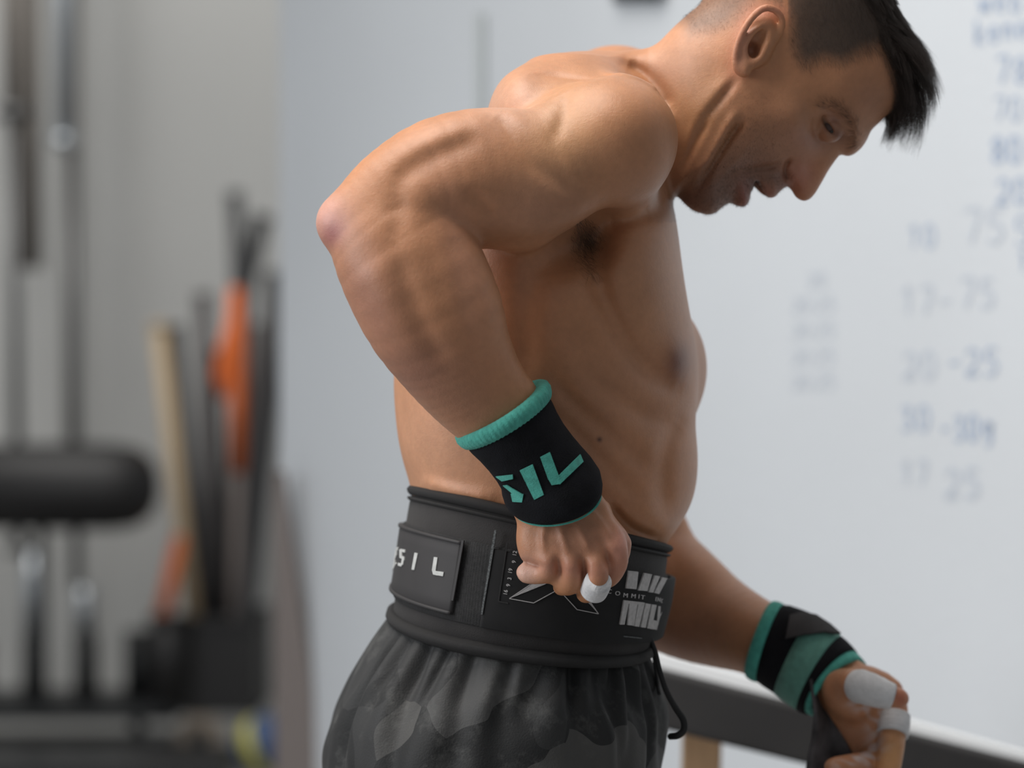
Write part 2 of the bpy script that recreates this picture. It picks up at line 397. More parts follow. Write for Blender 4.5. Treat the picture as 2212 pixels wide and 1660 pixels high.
stick('black stick leaning right, crossing behind the tallest black stick', 'training_stick', [(567, 468, 20), (524, 640, 20), (482, 1500, 18)], M['darkpipe'], BD+.35)
stick('black pipe at the right side of the bin, standing nearly upright', 'plastic_pipe', [(590, 590, 17), (583, 850, 24), (531, 1335, 19), (516, 1500, 17)], M['darkpipe'], BD+.07)
stick('grey brown pipe between the orange foam and the right black pipe', 'plastic_pipe', [(560, 700, 14), (545, 1000, 22), (520, 1500, 22)], M['brownstrip'], BD+.45, cap=False)
e = tag(empty('foam_sleeve', P(512, 1530, BD+.145)), 'long bright orange foam sleeve hanging among the black sticks', 'foam')
bm = bmesh.new(); add_tube(bm, [P(x, y, BD+.145) for x, y in ((509, 622), (509, 760), (513, 860), (514, 1020))], [RR(r, BD) for r in (14, 24, 18, 15)], 20); bm_obj('tube', bm, M['orange'], e, True)
bm = bmesh.new(); add_tube(bm, [P(x, y, BD+.145) for x, y in ((514, 1015), (506, 1520))], [RR(13, BD)]*2, 16); bm_obj('core_pole', bm, M['brownstrip'], e, True)
bm = bmesh.new(); add_tube(bm, [P(x, y, BD+.13) for x, y in ((500, 690), (486, 760), (476, 810), (482, 860))], [RR(r, BD) for r in (8, 16, 16, 8)], 16); bm_obj('loop', bm, M['orange'], e, True)
e = tag(empty('orange_stick', P(345, 1340, BD-.1)), 'short orange stick leaning right out of the small cup', 'stick')
bm = bmesh.new(); add_tube(bm, [P(386, 1172, BD-.1), P(348, 1345, BD-.1)], [RR(14, BD), RR(17, BD)], 18); bm_obj('shaft', bm, M['orange'], e, True)
bm = bmesh.new(); add_tube(bm, [P(388, 1160, BD-.1), P(384, 1180, BD-.1)], [RR(12, BD), RR(15, BD)], 18); bm_obj('tip', bm, M['orange'], e, True)

# things low in the corner
def lathe(bm, c, axis, prof, n=32):
    axis = Vector(axis).normalized(); u = axis.cross(Vector((.3, .9, .1))).normalized(); v = axis.cross(u); R_ = []
    for h, r in prof:
        R_.append([bm.verts.new(Vector(c)+axis*h+(u*math.cos(2*math.pi*k/n)+v*math.sin(2*math.pi*k/n))*r) for k in range(n)])
    for i in range(len(R_)-1):
        for k in range(n): bm.faces.new((R_[i][k], R_[i][(k+1) % n], R_[i+1][(k+1) % n], R_[i+1][k]))
    bm.faces.new(R_[0]); bm.faces.new(R_[-1])
def torus(name, px, py, R_, r_, d, m, parent=None, tilt=0.0):
    bm = bmesh.new(); c = Vector(P(px, py, d)); n1, n2 = 40, 14; V = []
    for i in range(n1):
        a_ = 2*math.pi*i/n1; V.append([])
        for j in range(n2):
            b_ = 2*math.pi*j/n2; rr = RR(R_, d)+RR(r_, d)*math.cos(b_)
            V[-1].append(bm.verts.new(c+Vector((rr*math.cos(a_), RR(r_, d)*math.sin(b_)+tilt*rr*math.cos(a_), rr*math.sin(a_)))))
    for i in range(n1):
        for j in range(n2): bm.faces.new((V[i][j], V[(i+1) % n1][j], V[(i+1) % n1][(j+1) % n2], V[i][(j+1) % n2]))
    return bm_obj(name, bm, m, parent, True)
e = tag(empty('weight_disc', P(430, 1650, BD)), 'beige disc with dark centre leaning below the black bin', 'disc')
torus('tyre', 432, 1596, 36, 16, BD, M['beige'], e)
bm = bmesh.new(); lathe(bm, P(432, 1594, BD+.02), (0, 1, 0), [(-.03, RR(12, BD)), (-.03, RR(30, BD)), (.02, RR(30, BD)), (.02, RR(12, BD))]); bm_obj('hub', bm, M['black'], e, True)
e = tag(empty('medicine_ball', P(570, 1700, BD-.3)), 'dark blue ball with a yellow stripe on the floor by the wall corner', 'ball')
bm = bmesh.new(); bmesh.ops.create_uvsphere(bm, u_segments=40, v_segments=24, radius=RR(66, BD-.3), matrix=Matrix.Translation(Vector(P(572, 1612, BD-.3)))); bm_obj('ball_body', bm, M['blue'], e, True)
bm = bmesh.new(); c = Vector(P(572, 1612, BD-.3)); R_ = RR(67.5, BD-.3); ax = Vector((.80, -.10, -.59)).normalized()*1.0
ax = Vector((.86, -.30, .42)).normalized()
lathe(bm, c, ax, [(h, math.sqrt(max(1e-6, R_*R_-h*h))) for h in np.linspace(-.35*R_, .10*R_, 8)], 48); bm_obj('stripe', bm, M['yellow'], e, True)
e = tag(empty('kettlebell', P(390, 1700, BD-.4)), 'dark weight standing low between the rack and the beige disc', 'weight')
bm = bmesh.new(); bmesh.ops.create_uvsphere(bm, u_segments=32, v_segments=20, radius=RR(50, BD-.4), matrix=Matrix.Translation(Vector(P(340, 1680, BD-.25)))); bm_obj('ball_body', bm, M['black'], e, True)
torus('handle', 340, 1622, 24, 8, BD-.25, M['black'], e)
_f = [P(592, 1020, 3.15), P(612, 1020, 3.15), P(676, 1500, 3.15), P(700, 1990, 3.15), P(596, 1990, 3.15)]
_v = [Vector(p) for p in _f]+[Vector(p)+Vector((0, .05, 0)) for p in _f]
tag(mesh('brown_wall_strip', _v, [(0, 4, 3, 2, 1), (5, 6, 7, 8, 9)]+[(k, (k+1) % 5, (k+1) % 5+5, k+5) for k in range(5)], M['brownstrip']), 'grey brown strip standing at the left end of the white wall', 'board')  # brown-grey strip at the wall end, widening towards the bottom
tag(pxbox('low_shelf', -300, 470, 1656, 1716, 5.7, .5, M['black']), 'low black shelf along the bottom left below the rack', 'shelf')

# ------------------------------------------------------------ sloping bench behind his forearm
bench = tag(empty('sloping_rail', P(1800, 1750, .8)), 'long black rail sloping down on wooden legs behind his far forearm', 'rail')
p0 = Vector(P(1290, 1412, .86)); p1 = Vector(P(2330, 1680, .74)); dirv = (p1-p0).normalized()
q0 = Vector(P(1290, 1412+131, .86)); q1 = Vector(P(2330, 1680+118, .74))
bm = bmesh.new()
vs = [p0, p1, q1, q0]; bk = Vector((.004, .035, 0))
V = [bm.verts.new(v) for v in vs]+[bm.verts.new(v+bk) for v in vs]
for f in ((0, 1, 2, 3), (7, 6, 5, 4), (0, 4, 5, 1), (1, 5, 6, 2), (2, 6, 7, 3), (3, 7, 4, 0)): bm.faces.new([V[i] for i in f])
bmesh.ops.bevel(bm, geom=list(bm.edges), offset=.006, segments=3, affect='EDGES', profile=.5)
bm_obj('black_rail_beam', bm, M['benchtop'], bench, False)
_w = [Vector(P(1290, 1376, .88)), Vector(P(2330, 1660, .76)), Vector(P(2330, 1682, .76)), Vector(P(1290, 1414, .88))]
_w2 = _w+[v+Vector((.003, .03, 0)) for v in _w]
mesh('lit_wall_band', _w2, [(0, 1, 2, 3), (7, 6, 5, 4), (0, 4, 5, 1), (1, 5, 6, 2), (2, 6, 7, 3), (3, 7, 4, 0)], M['litband'], bench)  # added white strip standing in for the lit band of wall over the rail
for (x0, x1, yb) in ((1530, 1492, 1560), (2160, 2190, 1740)):
    bm = bmesh.new(); t = Vector(P((x0+x1)/2+6, yb, .93)); bt = Vector(P((x0+x1)/2-34, 3600, .93)); bt.z = 0.0
    dv = (t-bt); mid = (t+bt)/2
    add_box(bm, mid, (RR(50, .93), .045, dv.length), rot=dv.to_track_quat('Z', 'Y').to_matrix(), bevel=.003); bm_obj('wooden_leg', bm, M['woodleg'], bench)
# ------------------------------------------------------------ the man: one continuous skin surface from a distance field
VOX = 0.00155
F32 = np.float32
prims = []     # (op, k, lo, hi, fn)
def smin(a, b, k):
    h = np.clip(.5+.5*(b-a)/k, 0, 1); return b+(a-b)*h-k*h*(1-h)
def smax(a, b, k): return -smin(-a, -b, k)
def addp(op, k, lo, hi, fn, pad=.006):
    prims.append((op, k, np.array(lo)-k-pad, np.array(hi)+k+pad, fn))
def rotm(ang, axis='y'):
    c, s = math.cos(ang), math.sin(ang)
    if axis == 'y': return np.array([[c, 0, -s], [0, 1, 0], [s, 0, c]])   # turns in the picture plane, ang>0 = clockwise seen
    if axis == 'z': return np.array([[c, -s, 0], [s, c, 0], [0, 0, 1]])
    return np.array([[1, 0, 0], [0, c, -s], [0, s, c]])
def ell(px, py, d, rx, rz, dep, ang=0, k=.02, op='u', yaw=0):
    """ellipsoid: rx, rz in photo px, dep in metres, ang degrees in the picture plane"""
    c = np.array(P(px, py, d)); r = np.array([RR(rx, d), dep, RR(rz, d)])
    Rm = rotm(math.radians(ang)) @ rotm(math.radians(yaw), 'z'); m = r.max()
    def fn(p):
        q = (p-c) @ Rm
        k0 = np.sqrt(((q/r)**2).sum(1))+1e-9; k1 = np.sqrt(((q/(r*r))**2).sum(1))+1e-9
        return k0*(k0-1)/k1
    addp(op, k, c-m, c+m, fn)
def tube(pts, k=.01, op='u', flat=1.0, n=None, ang=None):
    """pts rows: px, py, r_px, d ; flat = depth radius / picture radius"""
    q = spline(pts, n or (len(pts)*3)); 
    C = np.array([P(a, b, e) for a, b, r, e in q]); R_ = np.array([RR(r, e) for a, b, r, e in q])
    S = np.array([1, 1/flat, 1.0])
    A = C[:-1]*S; B = C[1:]*S; ra = R_[:-1]; rb = R_[1:]; AB = B-A; L2 = (AB**2).sum(1)+1e-12
    def fn(p):
        p = p*S; best = None
        for i in range(len(A)):
            pa = p-A[i]; t = np.clip(pa @ AB[i]/L2[i], 0, 1)
            dd = np.sqrt(((pa-t[:, None]*AB[i])**2).sum(1))-(ra[i]+(rb[i]-ra[i])*t)
            best = dd if best is None else np.minimum(best, dd)
        return best*min(1, flat)if flat < 1 else best
    m = R_.max()*max(1, flat)
    addp(op, k, C.min(0)-m, C.max(0)+m, fn)
def bump(px, py, sx, sy, ang, amp, d=.0, sd=.06):
    """swells (amp>0, metres) or hollows the near surface around a spot"""
    c = np.array(P(px, py, d)); r = np.array([RR(sx, d), sd, RR(sy, d)]); Rm = rotm(math.radians(-ang))
    m = r.max()*2.4
    def fn(p):
        q = ((p-c) @ Rm)/r
        return -amp*np.exp(-.5*(q*q).sum(1))
    addp('d', 0, c-m, c+m, fn)
def groove(pts, wpx, amp, d=0.0, sd=.05):
    """a soft line pressed in (amp>0) or raised (amp<0); pts rows: px, py"""
    q = spline(pts, max(4, len(pts)*3)); C = np.array([P(a, b, d) for a, b in q])[:, [0, 2]]
    w_ = RR(wpx, d); A = C[:-1]; AB = C[1:]-C[:-1]; L2 = (AB**2).sum(1)+1e-12; n = len(A)
    def fn(p):
        pp = p[:, [0, 2]]; best = None
        for i in range(n):
            pa = pp-A[i]; t = np.clip(pa @ AB[i]/L2[i], 0, 1)
            dd = ((pa-t[:, None]*AB[i])**2).sum(1); u = (i+t)/n
            e = np.exp(-dd/(w_*w_))*np.minimum(1, np.minimum(u, 1-u)*5)
            best = e if best is None else np.maximum(best, e)
        return amp*best*np.exp(-.5*((p[:, 1]-d)/sd)**2)
    lo = np.array([C[:, 0].min()-2.5*w_, d-2.5*sd, C[:, 1].min()-2.5*w_]); hi = np.array([C[:, 0].max()+2.5*w_, d+2.5*sd, C[:, 1].max()+2.5*w_])
    addp('d', 0, lo, hi, fn)

# trunk: stacked sections  (py, left, right, half depth m, centre depth m)
TR = np.array([
    (1700, 860, 1330, .120, .185), (1550, 860, 1340, .125, .180), (1400, 885, 1370, .138, .172),
    (1300, 885, 1420, .142, .170), (1200, 890, 1418, .136, .170),
    (1150, 892, 1455, .138, .170), (1100, 893, 1489, .142, .170), (1052, 890, 1503, .146, .170), (1000, 872, 1507, .151, .170),
    (950, 861, 1504, .156, .170), (915, 857, 1499, .159, .170), (860, 852, 1505, .164, .170), (800, 851, 1506, .169, .170),
    (740, 860, 1499, .173, .168), (680, 872, 1487, .176, .166), (620, 888, 1476, .178, .164), (560, 905, 1468, .178, .162),
    (500, 928, 1462, .176, .160), (430, 955, 1449, .170, .156), (360, 990, 1430, .158, .152), (300, 1030, 1405, .142, .15),
    (250, 1075, 1380, .120, .148), (200, 1130, 1340, .085, .146), (175, 1180, 1300, .05, .146)])
def sm(a, n=3):
    for _ in range(n): a = np.concatenate([[a[0]], (a[:-2]+2*a[1:-1]+a[2:])/4, [a[-1]]])
    return a
tz = np.array([P(0, r[0], r[4])[2] for r in TR])
tcx = np.array([(P(r[1], 0, r[4])[0]+P(r[2], 0, r[4])[0])/2 for r in TR])
thw = np.array([(P(r[2], 0, r[4])[0]-P(r[1], 0, r[4])[0])/2 for r in TR])
zz = np.linspace(tz.min(), tz.max(), 240)
def ip(v): return sm(np.interp(zz, tz, v), 25)
Zcx, Zhw, Zdp, Zcy = ip(tcx), ip(thw), ip(TR[:, 3]), ip(TR[:, 4])
def trunk(p):
    z = p[:, 2]; cx = np.interp(z, zz, Zcx); hw = np.interp(z, zz, Zhw); dp = np.interp(z, zz, Zdp); cy_ = np.interp(z, zz, Zcy)
    x = np.abs(p[:, 0]-cx)/hw; y = np.abs(p[:, 1]-cy_)/dp
    e = 2.25
    r = (x**e+y**e)**(1/e)
    d = (r-1)*np.minimum(hw, dp)*.9
    return np.maximum(d, np.maximum(z-zz[-1], zz[0]-z))
addp('u', .02, (-.26, -.08, zz[0]), (.24, .42, zz[-1]), trunk)
# upper back and shoulder masses
ell(1262, 215, .13, 150, 92, .105, -6, k=.03)
ell(1188, 262, .10, 114, 103, .09, -20, k=.03)
ell(1145, 262, .05, 62, 98, .06, 20, k=.03)
ell(1330, 210, .30, 130, 110, .09, 0, k=.04)                      # far shoulder
ell(1368, 420, .31, 60, 190, .06, 0, k=.03)
# far chest, seen past the breastbone
ell(1440, 796, .235, 86, 128, .088, 0, k=.016)
# near shoulder
ell(1322, 305, -.004, 143, 135, .078, 25, k=.030)
# neck
tube([(1300, 280, 150, .14), (1370, 258, 140, .13), (1440, 228, 130, .12), (1500, 200, 110, .115)], k=.025, flat=.85)

HD = .115
HPSI = math.radians(6)
HC = np.array(P(1660, 130, HD)); HK = (D0+HD)/FP
Rh = rotm(-HPSI, 'z')      # the face turned a little towards the lens
def h2l(p): return (p-HC) @ Rh.T
def hraw(px, py, lat):
    l = np.array([(px-1106)*HK-HC[0], -lat, CZ+(830-py)*HK-HC[2]]); return l @ Rh + HC
def conv(px, py, lat):
    """profile coordinates of a spot seen at px,py when it lies lat metres out from the middle of the face"""
    a, b = float(px), float(py)
    for _ in range(6):
        w_ = hraw(a, b, abs(lat)); k_ = FP/(w_[1]+D0); a += px-(1106+w_[0]*k_); b += py-(830-(w_[2]-CZ)*k_)
    return a, b
# ---------------- head: traced profile, inflated by a map of half widths
HD = .115
prof = [(1916, 250), (1901, 265), (1884, 282), (1875, 301), (1864, 318), (1852, 329), (1844, 334), (1834, 336), (1825, 334), (1817, 334),
        (1806, 347), (1792, 367), (1781, 386), (1770, 405), (1762, 418), (1754, 427), (1747, 432), (1739, 434), (1730, 432), (1720, 425),
        (1712, 412), (1706, 405), (1699, 403), (1692, 408), (1685, 414), (1677, 423), (1669, 428), (1660, 427), (1650, 422), (1640, 419),
        (1628, 414), (1622, 412), (1620, 422), (1617, 435), (1612, 444), (1605, 448), (1597, 447), (1589, 444), (1580, 440), (1572, 440), (1565, 444),
        (1556, 451), (1547, 459), (1538, 463), (1528, 465), (1518, 463), (1507, 460), (1497, 456), (1487, 449), (1478, 440), (1470, 428),
        (1463, 418), (1455, 419), (1447, 418), (1441, 408), (1436, 385), (1430, 345), (1422, 300), (1414, 240), (1412, 180), (1420, 120),
        (1436, 82), (1454, 60), (1485, 32), (1514, 5), (1540, -50), (1585, -108), (1650, -150), (1725, -165), (1800, -150), (1852, -108),
        (1898, -52), (1932, 18), (1958, 80), (1968, 125), (1968, 170), (1956, 210), (1936, 236)]
pp_ = np.array(prof+[prof[0]], float)
ps = spline(pp_, 700)
GX0, GX1, GY0, GY1, GS = 1340, 2080, -230, 560, 2.0
gx = np.arange(GX0, GX1, GS); gy = np.arange(GY0, GY1, GS); GX, GY = np.meshgrid(gx, gy, indexing='ij')
q = np.stack([GX.ravel(), GY.ravel()], 1)
d2 = np.full(len(q), 1e9); inside = np.zeros(len(q), bool)
for i in range(len(ps)-1):
    a_, b_ = ps[i], ps[i+1]; ab = b_-a_; pa = q-a_
    t = np.clip(pa @ ab/(ab @ ab+1e-12), 0, 1); dd = ((pa-t[:, None]*ab)**2).sum(1); d2 = np.minimum(d2, dd)
    cond = (a_[1] > q[:, 1]) != (b_[1] > q[:, 1])
    if cond.any():
        xi = a_[0]+(q[:, 1]-a_[1])*(b_[0]-a_[0])/(b_[1]-a_[1]+1e-12); inside ^= cond & (q[:, 0] < xi)
SD = np.where(inside, -1, 1)*np.sqrt(d2)
SD = (SD*(D0+HD)/FP).reshape(GX.shape)
HP = np.array([(1628, 104, .069), (1740, -20, .074), (1850, 40, .069), (1930, 100, .060), (1800, 150, .066), (1850, 195, .060), (1895, 235, .050),
    (1650, -60, .072), (1560, -40, .060), (1500, 60, .052), (1540, 170, .058), (1480, 200, .058), (1440, 260, .058), (1700, 180, .069),
    (1750, 235, .061), (1790, 262, .050), (1815, 240, .056), (1845, 280, .046), (1850, 315, .030), (1825, 322, .020), (1812, 335, .0125),
    (1800, 352, .0115), (1778, 385, .0125), (1752, 418, .0105), (1738, 428, .012), (1728, 395, .0175), (1718, 372, .0195), (1745, 372, .0165), (1765, 350, .0170), (1790, 322, .0235),
    (1712, 405, .012), (1700, 395, .017), (1690, 372, .027), (1678, 345, .038), (1715, 330, .038), (1745, 308, .042), (1720, 268, .063),
    (1690, 300, .056), (1670, 410, .020), (1650, 400, .025), (1660, 375, .032), (1632, 400, .026), (1620, 380, .034), (1612, 430, .018), (1595, 415, .027),
    (1585, 435, .022), (1560, 430, .027), (1530, 455, .020), (1520, 425, .033), (1490, 440, .026), (1545, 385, .042), (1600, 350, .047),
    (1640, 310, .055), (1580, 290, .057), (1600, 225, .064), (1500, 380, .044), (1470, 340, .050), (1530, 300, .056), (1460, 405, .035)])
HP = np.array([(*conv(a, b, v), v) for a, b, v in HP])
def tps(xy, v, XY, lam=1e-3):
    def U(r2): return np.where(r2 > 0, r2*np.log(r2+1e-12), 0)
    s = 100.; A_ = xy/s; K = U(((A_[:, None]-A_[None])**2).sum(2))+lam*np.eye(len(A_)); Pm = np.c_[np.ones(len(A_)), A_]
    L = np.block([[K, Pm], [Pm.T, np.zeros((3, 3))]]); wts = np.linalg.solve(L, np.r_[v, 0, 0, 0]); X = XY/s; out = np.zeros(len(X))
    for i in range(len(A_)): out += wts[i]*U(((X-A_[i])**2).sum(1))
    return out+wts[-3]+X @ wts[-2:]
HM = np.clip(tps(HP[:, :2], HP[:, 2], q), .008, .078).reshape(GX.shape)
def blur(a, n=2):
    for _ in range(n):
        a = (np.roll(a, 1, 0)+np.roll(a, -1, 0)+2*a)/4; a = (np.roll(a, 1, 1)+np.roll(a, -1, 1)+2*a)/4
    return a
HM = blur(HM, 3)
HM0 = HM.copy()
def Hlat(px, py):
    a, b = px, py
    for _ in range(3):
        i = int(np.clip((a-GX0)/GS, 0, HM0.shape[0]-1)); j = int(np.clip((b-GY0)/GS, 0, HM0.shape[1]-1)); H = HM0[i, j]; s_ = SD[i, j]
        lat = H*math.sqrt(max(0, 1-max(0, 1+s_/(.95*H))**2)); a, b = conv(px, py, lat)
    return lat
def hadd(px, py, sx, sy, ang, amp):
    global HM
    px, py = conv(px, py, Hlat(px, py))
    c, s = math.cos(math.radians(ang)), math.sin(math.radians(ang)); u = (GX-px)*c+(GY-py)*s; v = -(GX-px)*s+(GY-py)*c
    HM = HM+amp*np.exp(-.5*((u/sx)**2+(v/sy)**2))
def hline(pts, w_, amp):
    global HM
    c = spline([conv(a, b, Hlat(a, b)) for a, b in pts], 24); best = np.full(GX.shape, 0.)
    for i, (x, y) in enumerate(c):
        f = min(1, min(i, len(c)-1-i)/4+.15); best = np.maximum(best, f*np.exp(-((GX-x)**2+(GY-y)**2)/(w_*w_)))
    HM = HM+amp*best
hadd(1800, 280, 30, 25, 40, -.0120)                                            # eye socket
hadd(1760, 292, 30, 9, 35, -.002)
hline([(1762, 236), (1790, 232), (1820, 240), (1842, 265), (1850, 300)], 13, .0040)   # brow ridge
hadd(1712, 262, 26, 20, 40, .0035)                                             # cheekbone
hadd(1660, 330, 34, 22, -35, -.0030)
hline([(1712, 344), (1700, 352), (1696, 365), (1699, 378), (1707, 390)], 5, -.0065)   # crease round the nostril wing
hadd(1720, 376, 12, 15, 0, .0050)
hline([(1690, 350), (1665, 358), (1635, 360), (1600, 364), (1568, 376)], 8, -.0045)   # nasolabial fold
hline([(1690, 368), (1650, 378), (1615, 382)], 13, .0030)
hline([(1668, 426), (1652, 408), (1636, 396), (1624, 388)], 5, .0022)             # upper lip edge
hline([(1616, 440), (1608, 420), (1602, 400)], 11, .0030)                         # lower lip
hline([(1585, 436), (1588, 418), (1594, 400)], 7, -.0025)
hadd(1530, 440, 24, 16, -30, .003)
hline([(1590, 172), (1560, 210), (1520, 262), (1490, 320), (1468, 372)], 10, -.0060)     # line behind the jaw
hline([(1530, 262), (1508, 300), (1490, 336), (1472, 378)], 6, -.0060)
hline([(1606, 262), (1582, 292), (1545, 350), (1494, 426)], 8, -.0070)                # deep crease under the jaw
hline([(1590, 240), (1560, 290), (1530, 345), (1496, 390)], 9, .0040)
hline([(1625, 300), (1595, 340), (1560, 380), (1530, 415)], 12, .0028)
hline([(1490, 250), (1478, 300), (1462, 350)], 7, -.002)
hline([(1588, 178), (1545, 205), (1500, 262), (1465, 330)], 22, .0030)                  # neck muscle from ear to collar
HM = np.maximum(HM, .007)
SDg, HMg = SD.astype(F32), HM.astype(F32)
def head_uv(p):
    l = h2l(p); px = (l[:, 0]+HC[0])/HK+1106; py = 830-(l[:, 2]+HC[2]-CZ)/HK
    return l, px, py
def lookup(G, px, py):
    u = np.clip((px-GX0)/GS, 0, G.shape[0]-1.001); v = np.clip((py-GY0)/GS, 0, G.shape[1]-1.001)
    i = u.astype(int); j = v.astype(int); fu = u-i; fv = v-j
    return (G[i, j]*(1-fu)*(1-fv)+G[i+1, j]*fu*(1-fv)+G[i, j+1]*(1-fu)*fv+G[i+1, j+1]*fu*fv)
def head(p):
    l, px, py = head_uv(p); s = lookup(SDg, px, py); H = lookup(HMg, px, py)
    kk = .95
    r = np.sqrt((l[:, 1]/H)**2+np.maximum(0, 1+s/(kk*H))**2)
    return (r-1)*H*.9
lo = np.array(P(1400, 480, .0))-.01; hi = np.array(P(2000, -180, .24))+.01
lo[1] = HD-.10; hi[1] = HD+.10
addp('u', .012, lo, hi, head)
def hP(px, py, lat):
    """world point on the head that shows at px,py, at lateral distance lat (m) towards the lens; negative lat mirrors it"""
    a, b = conv(px, py, lat); return hraw(a, b, lat)
def Hat(px, py): return float(lookup(HMg, np.array([px], float), np.array([py], float))[0])
def surf_lat(px, py):
    s = float(lookup(SDg, np.array([px], float), np.array([py], float))[0]); H = Hat(px, py)
    return H*math.sqrt(max(0, 1-max(0, 1+s/(.95*H))**2))
def htube(pts, k=.002, op='u', n=None):
    """rows: px, py, r_px, lateral m, in head coordinates"""
    q_ = spline(pts, n or len(pts)*3); C = np.array([hP(a, b, l) for a, b, r, l in q_]); R_ = np.array([r*HK for a, b, r, l in q_])
    A = C[:-1]; AB = C[1:]-A; L2 = (AB**2).sum(1)+1e-12; ra = R_[:-1]; rb = R_[1:]
    def fn(p):
        best = None
        for i in range(len(A)):
            pa = p-A[i]; t = np.clip(pa @ AB[i]/L2[i], 0, 1)
            dd = np.sqrt(((pa-t[:, None]*AB[i])**2).sum(1))-(ra[i]+(rb[i]-ra[i])*t)
            best = dd if best is None else np.minimum(best, dd)
        return best
    m = R_.max(); addp(op, k, C.min(0)-m, C.max(0)+m, fn, .003)
def hell(px, py, lat, rx, ry, rl, ang=0, k=.002, op='u', tilt=0):
    c = hP(px, py, lat); r = np.array([rx*HK, rl, ry*HK]); Rm = Rh.T @ rotm(math.radians(ang)) @ rotm(math.radians(tilt), 'z'); m = r.max()
    def fn(p):
        q_ = (p-c) @ Rm; k0 = np.sqrt(((q_/r)**2).sum(1))+1e-9; k1 = np.sqrt(((q_/(r*r))**2).sum(1))+1e-9
        return k0*(k0-1)/k1
    addp(op, k, c-m, c+m, fn, .003)

# ear, both sides (side = 1 near, -1 far)
for sd_ in (1, -1):
    e0 = .067
    hell(1636, 86, sd_*(e0+.007), 68, 40, .0095, 66, k=.003, tilt=sd_*6)
    hell(1640, 112, sd_*(e0+.002), 26, 34, .008, 0, k=.004)
    hell(1636, 84, sd_*(e0+.0225), 54, 26, .0145, 66, k=.003, op='s')                 # bowl
    hell(1627, 106, sd_*(e0+.012), 15, 19, .012, 0, k=.003, op='s')
    htube([(1654, 106, 5, sd_*(e0+.004)), (1668, 92, 7, sd_*(e0+.006)), (1686, 68, 7.5, sd_*(e0+.009)), (1689, 42, 7.5, sd_*(e0+.013)), (1675, 22, 8, sd_*(e0+.016)), (1652, 17, 8, sd_*(e0+.018)),
           (1630, 32, 8, sd_*(e0+.018)), (1611, 57, 8, sd_*(e0+.018)), (1596, 88, 8, sd_*(e0+.016)), (1589, 118, 8.5, sd_*(e0+.013)), (1592, 145, 10, sd_*(e0+.009)),
           (1602, 155, 10, sd_*(e0+.005)), (1612, 150, 8, sd_*(e0+.003))], k=.003, n=26)
    htube([(1668, 56, 4, sd_*(e0+.009)), (1644, 58, 6, sd_*(e0+.012)), (1622, 76, 6.5, sd_*(e0+.0145)), (1609, 102, 6.5, sd_*(e0+.0140)), (1612, 126, 7, sd_*(e0+.0110)), (1624, 135, 6, sd_*(e0+.008))], k=.003, n=14)
    hell(1606, 146, sd_*(e0+.007), 15, 22, .008, 20, k=.003)
    htube([(1664, 108, 8, sd_*(e0+.0)), (1648, 112, 7.5, sd_*(e0+.006)), (1640, 120, 5, sd_*(e0+.006))], k=.004, n=6)
groove([(1766, 236), (1794, 241), (1814, 261), (1818, 288)], 4, .0028, d=.070, sd=.02)
groove([(1760, 250), (1756, 268), (1766, 292), (1790, 307)], 4.5, .0020, d=.070, sd=.02)
groove([(1713, 343), (1701, 352), (1697, 366), (1700, 380), (1708, 391)], 4, .0035, d=.098, sd=.02)
groove([(1688, 352), (1662, 362), (1630, 366), (1600, 372)], 7, .0022, d=.085, sd=.03)
bump(1721, 374, 11, 14, 0, .0022, d=.095, sd=.02)
# nostrils, mouth, eyes
for sd_ in (1, -1):
    hell(1717, 403, sd_*.0130, 13, 7, .0065, -50, k=.002, op='s')
    ec = (1793, 279)
    hell(ec[0], ec[1], sd_*.0335, 29.5, 29.5, .0128, 0, k=.003)                         # lids over the ball
    hell(1790, 271, sd_*.0465, 26, 6.0, .0070, -57, k=.0015, op='s')                    # slit between the lids
    pass                # hollow for the ball
    htube([(1764, 240, 3.0, sd_*.0480), (1784, 236, 5, sd_*.0475), (1804, 243, 6, sd_*.0450), (1822, 262, 6, sd_*.041), (1832, 290, 5, sd_*.033)], k=.003, n=12)
htube([(1652, 440, 5, .0), (1646, 424, 9, .0), (1640, 412, 9, .0), (1632, 400, 7, 0)], k=.003, op='s')
hell(1634, 408, 0, 7, 27, .0245, 29, k=.002, op='s')

# ---------------- near arm
tube([(1300, 320, 140, -.02), (1225, 362, 146, -.028), (1150, 392, 154, -.036), (1060, 385, 152, -.044), (965, 397, 146, -.052), (885, 428, 128, -.060), (830, 455, 108, -.065), (770, 478, 72, -.070)],
     k=.014, flat=.92, n=22)
ell(735, 484, -.070, 45, 46, .018, 30, k=.016)
tube([(800, 492, 95, -.068), (835, 510, 126, -.071), (882, 572, 152, -.075), (930, 668, 151, -.072), (972, 753, 129, -.062), (1010, 812, 115, -.054), (1045, 856, 105, -.048), (1082, 898, 96, -.044), (1135, 975, 88, -.036),
      (1175, 1040, 82, -.030), (1205, 1095, 80, -.024)], k=.007, flat=.80, n=30)
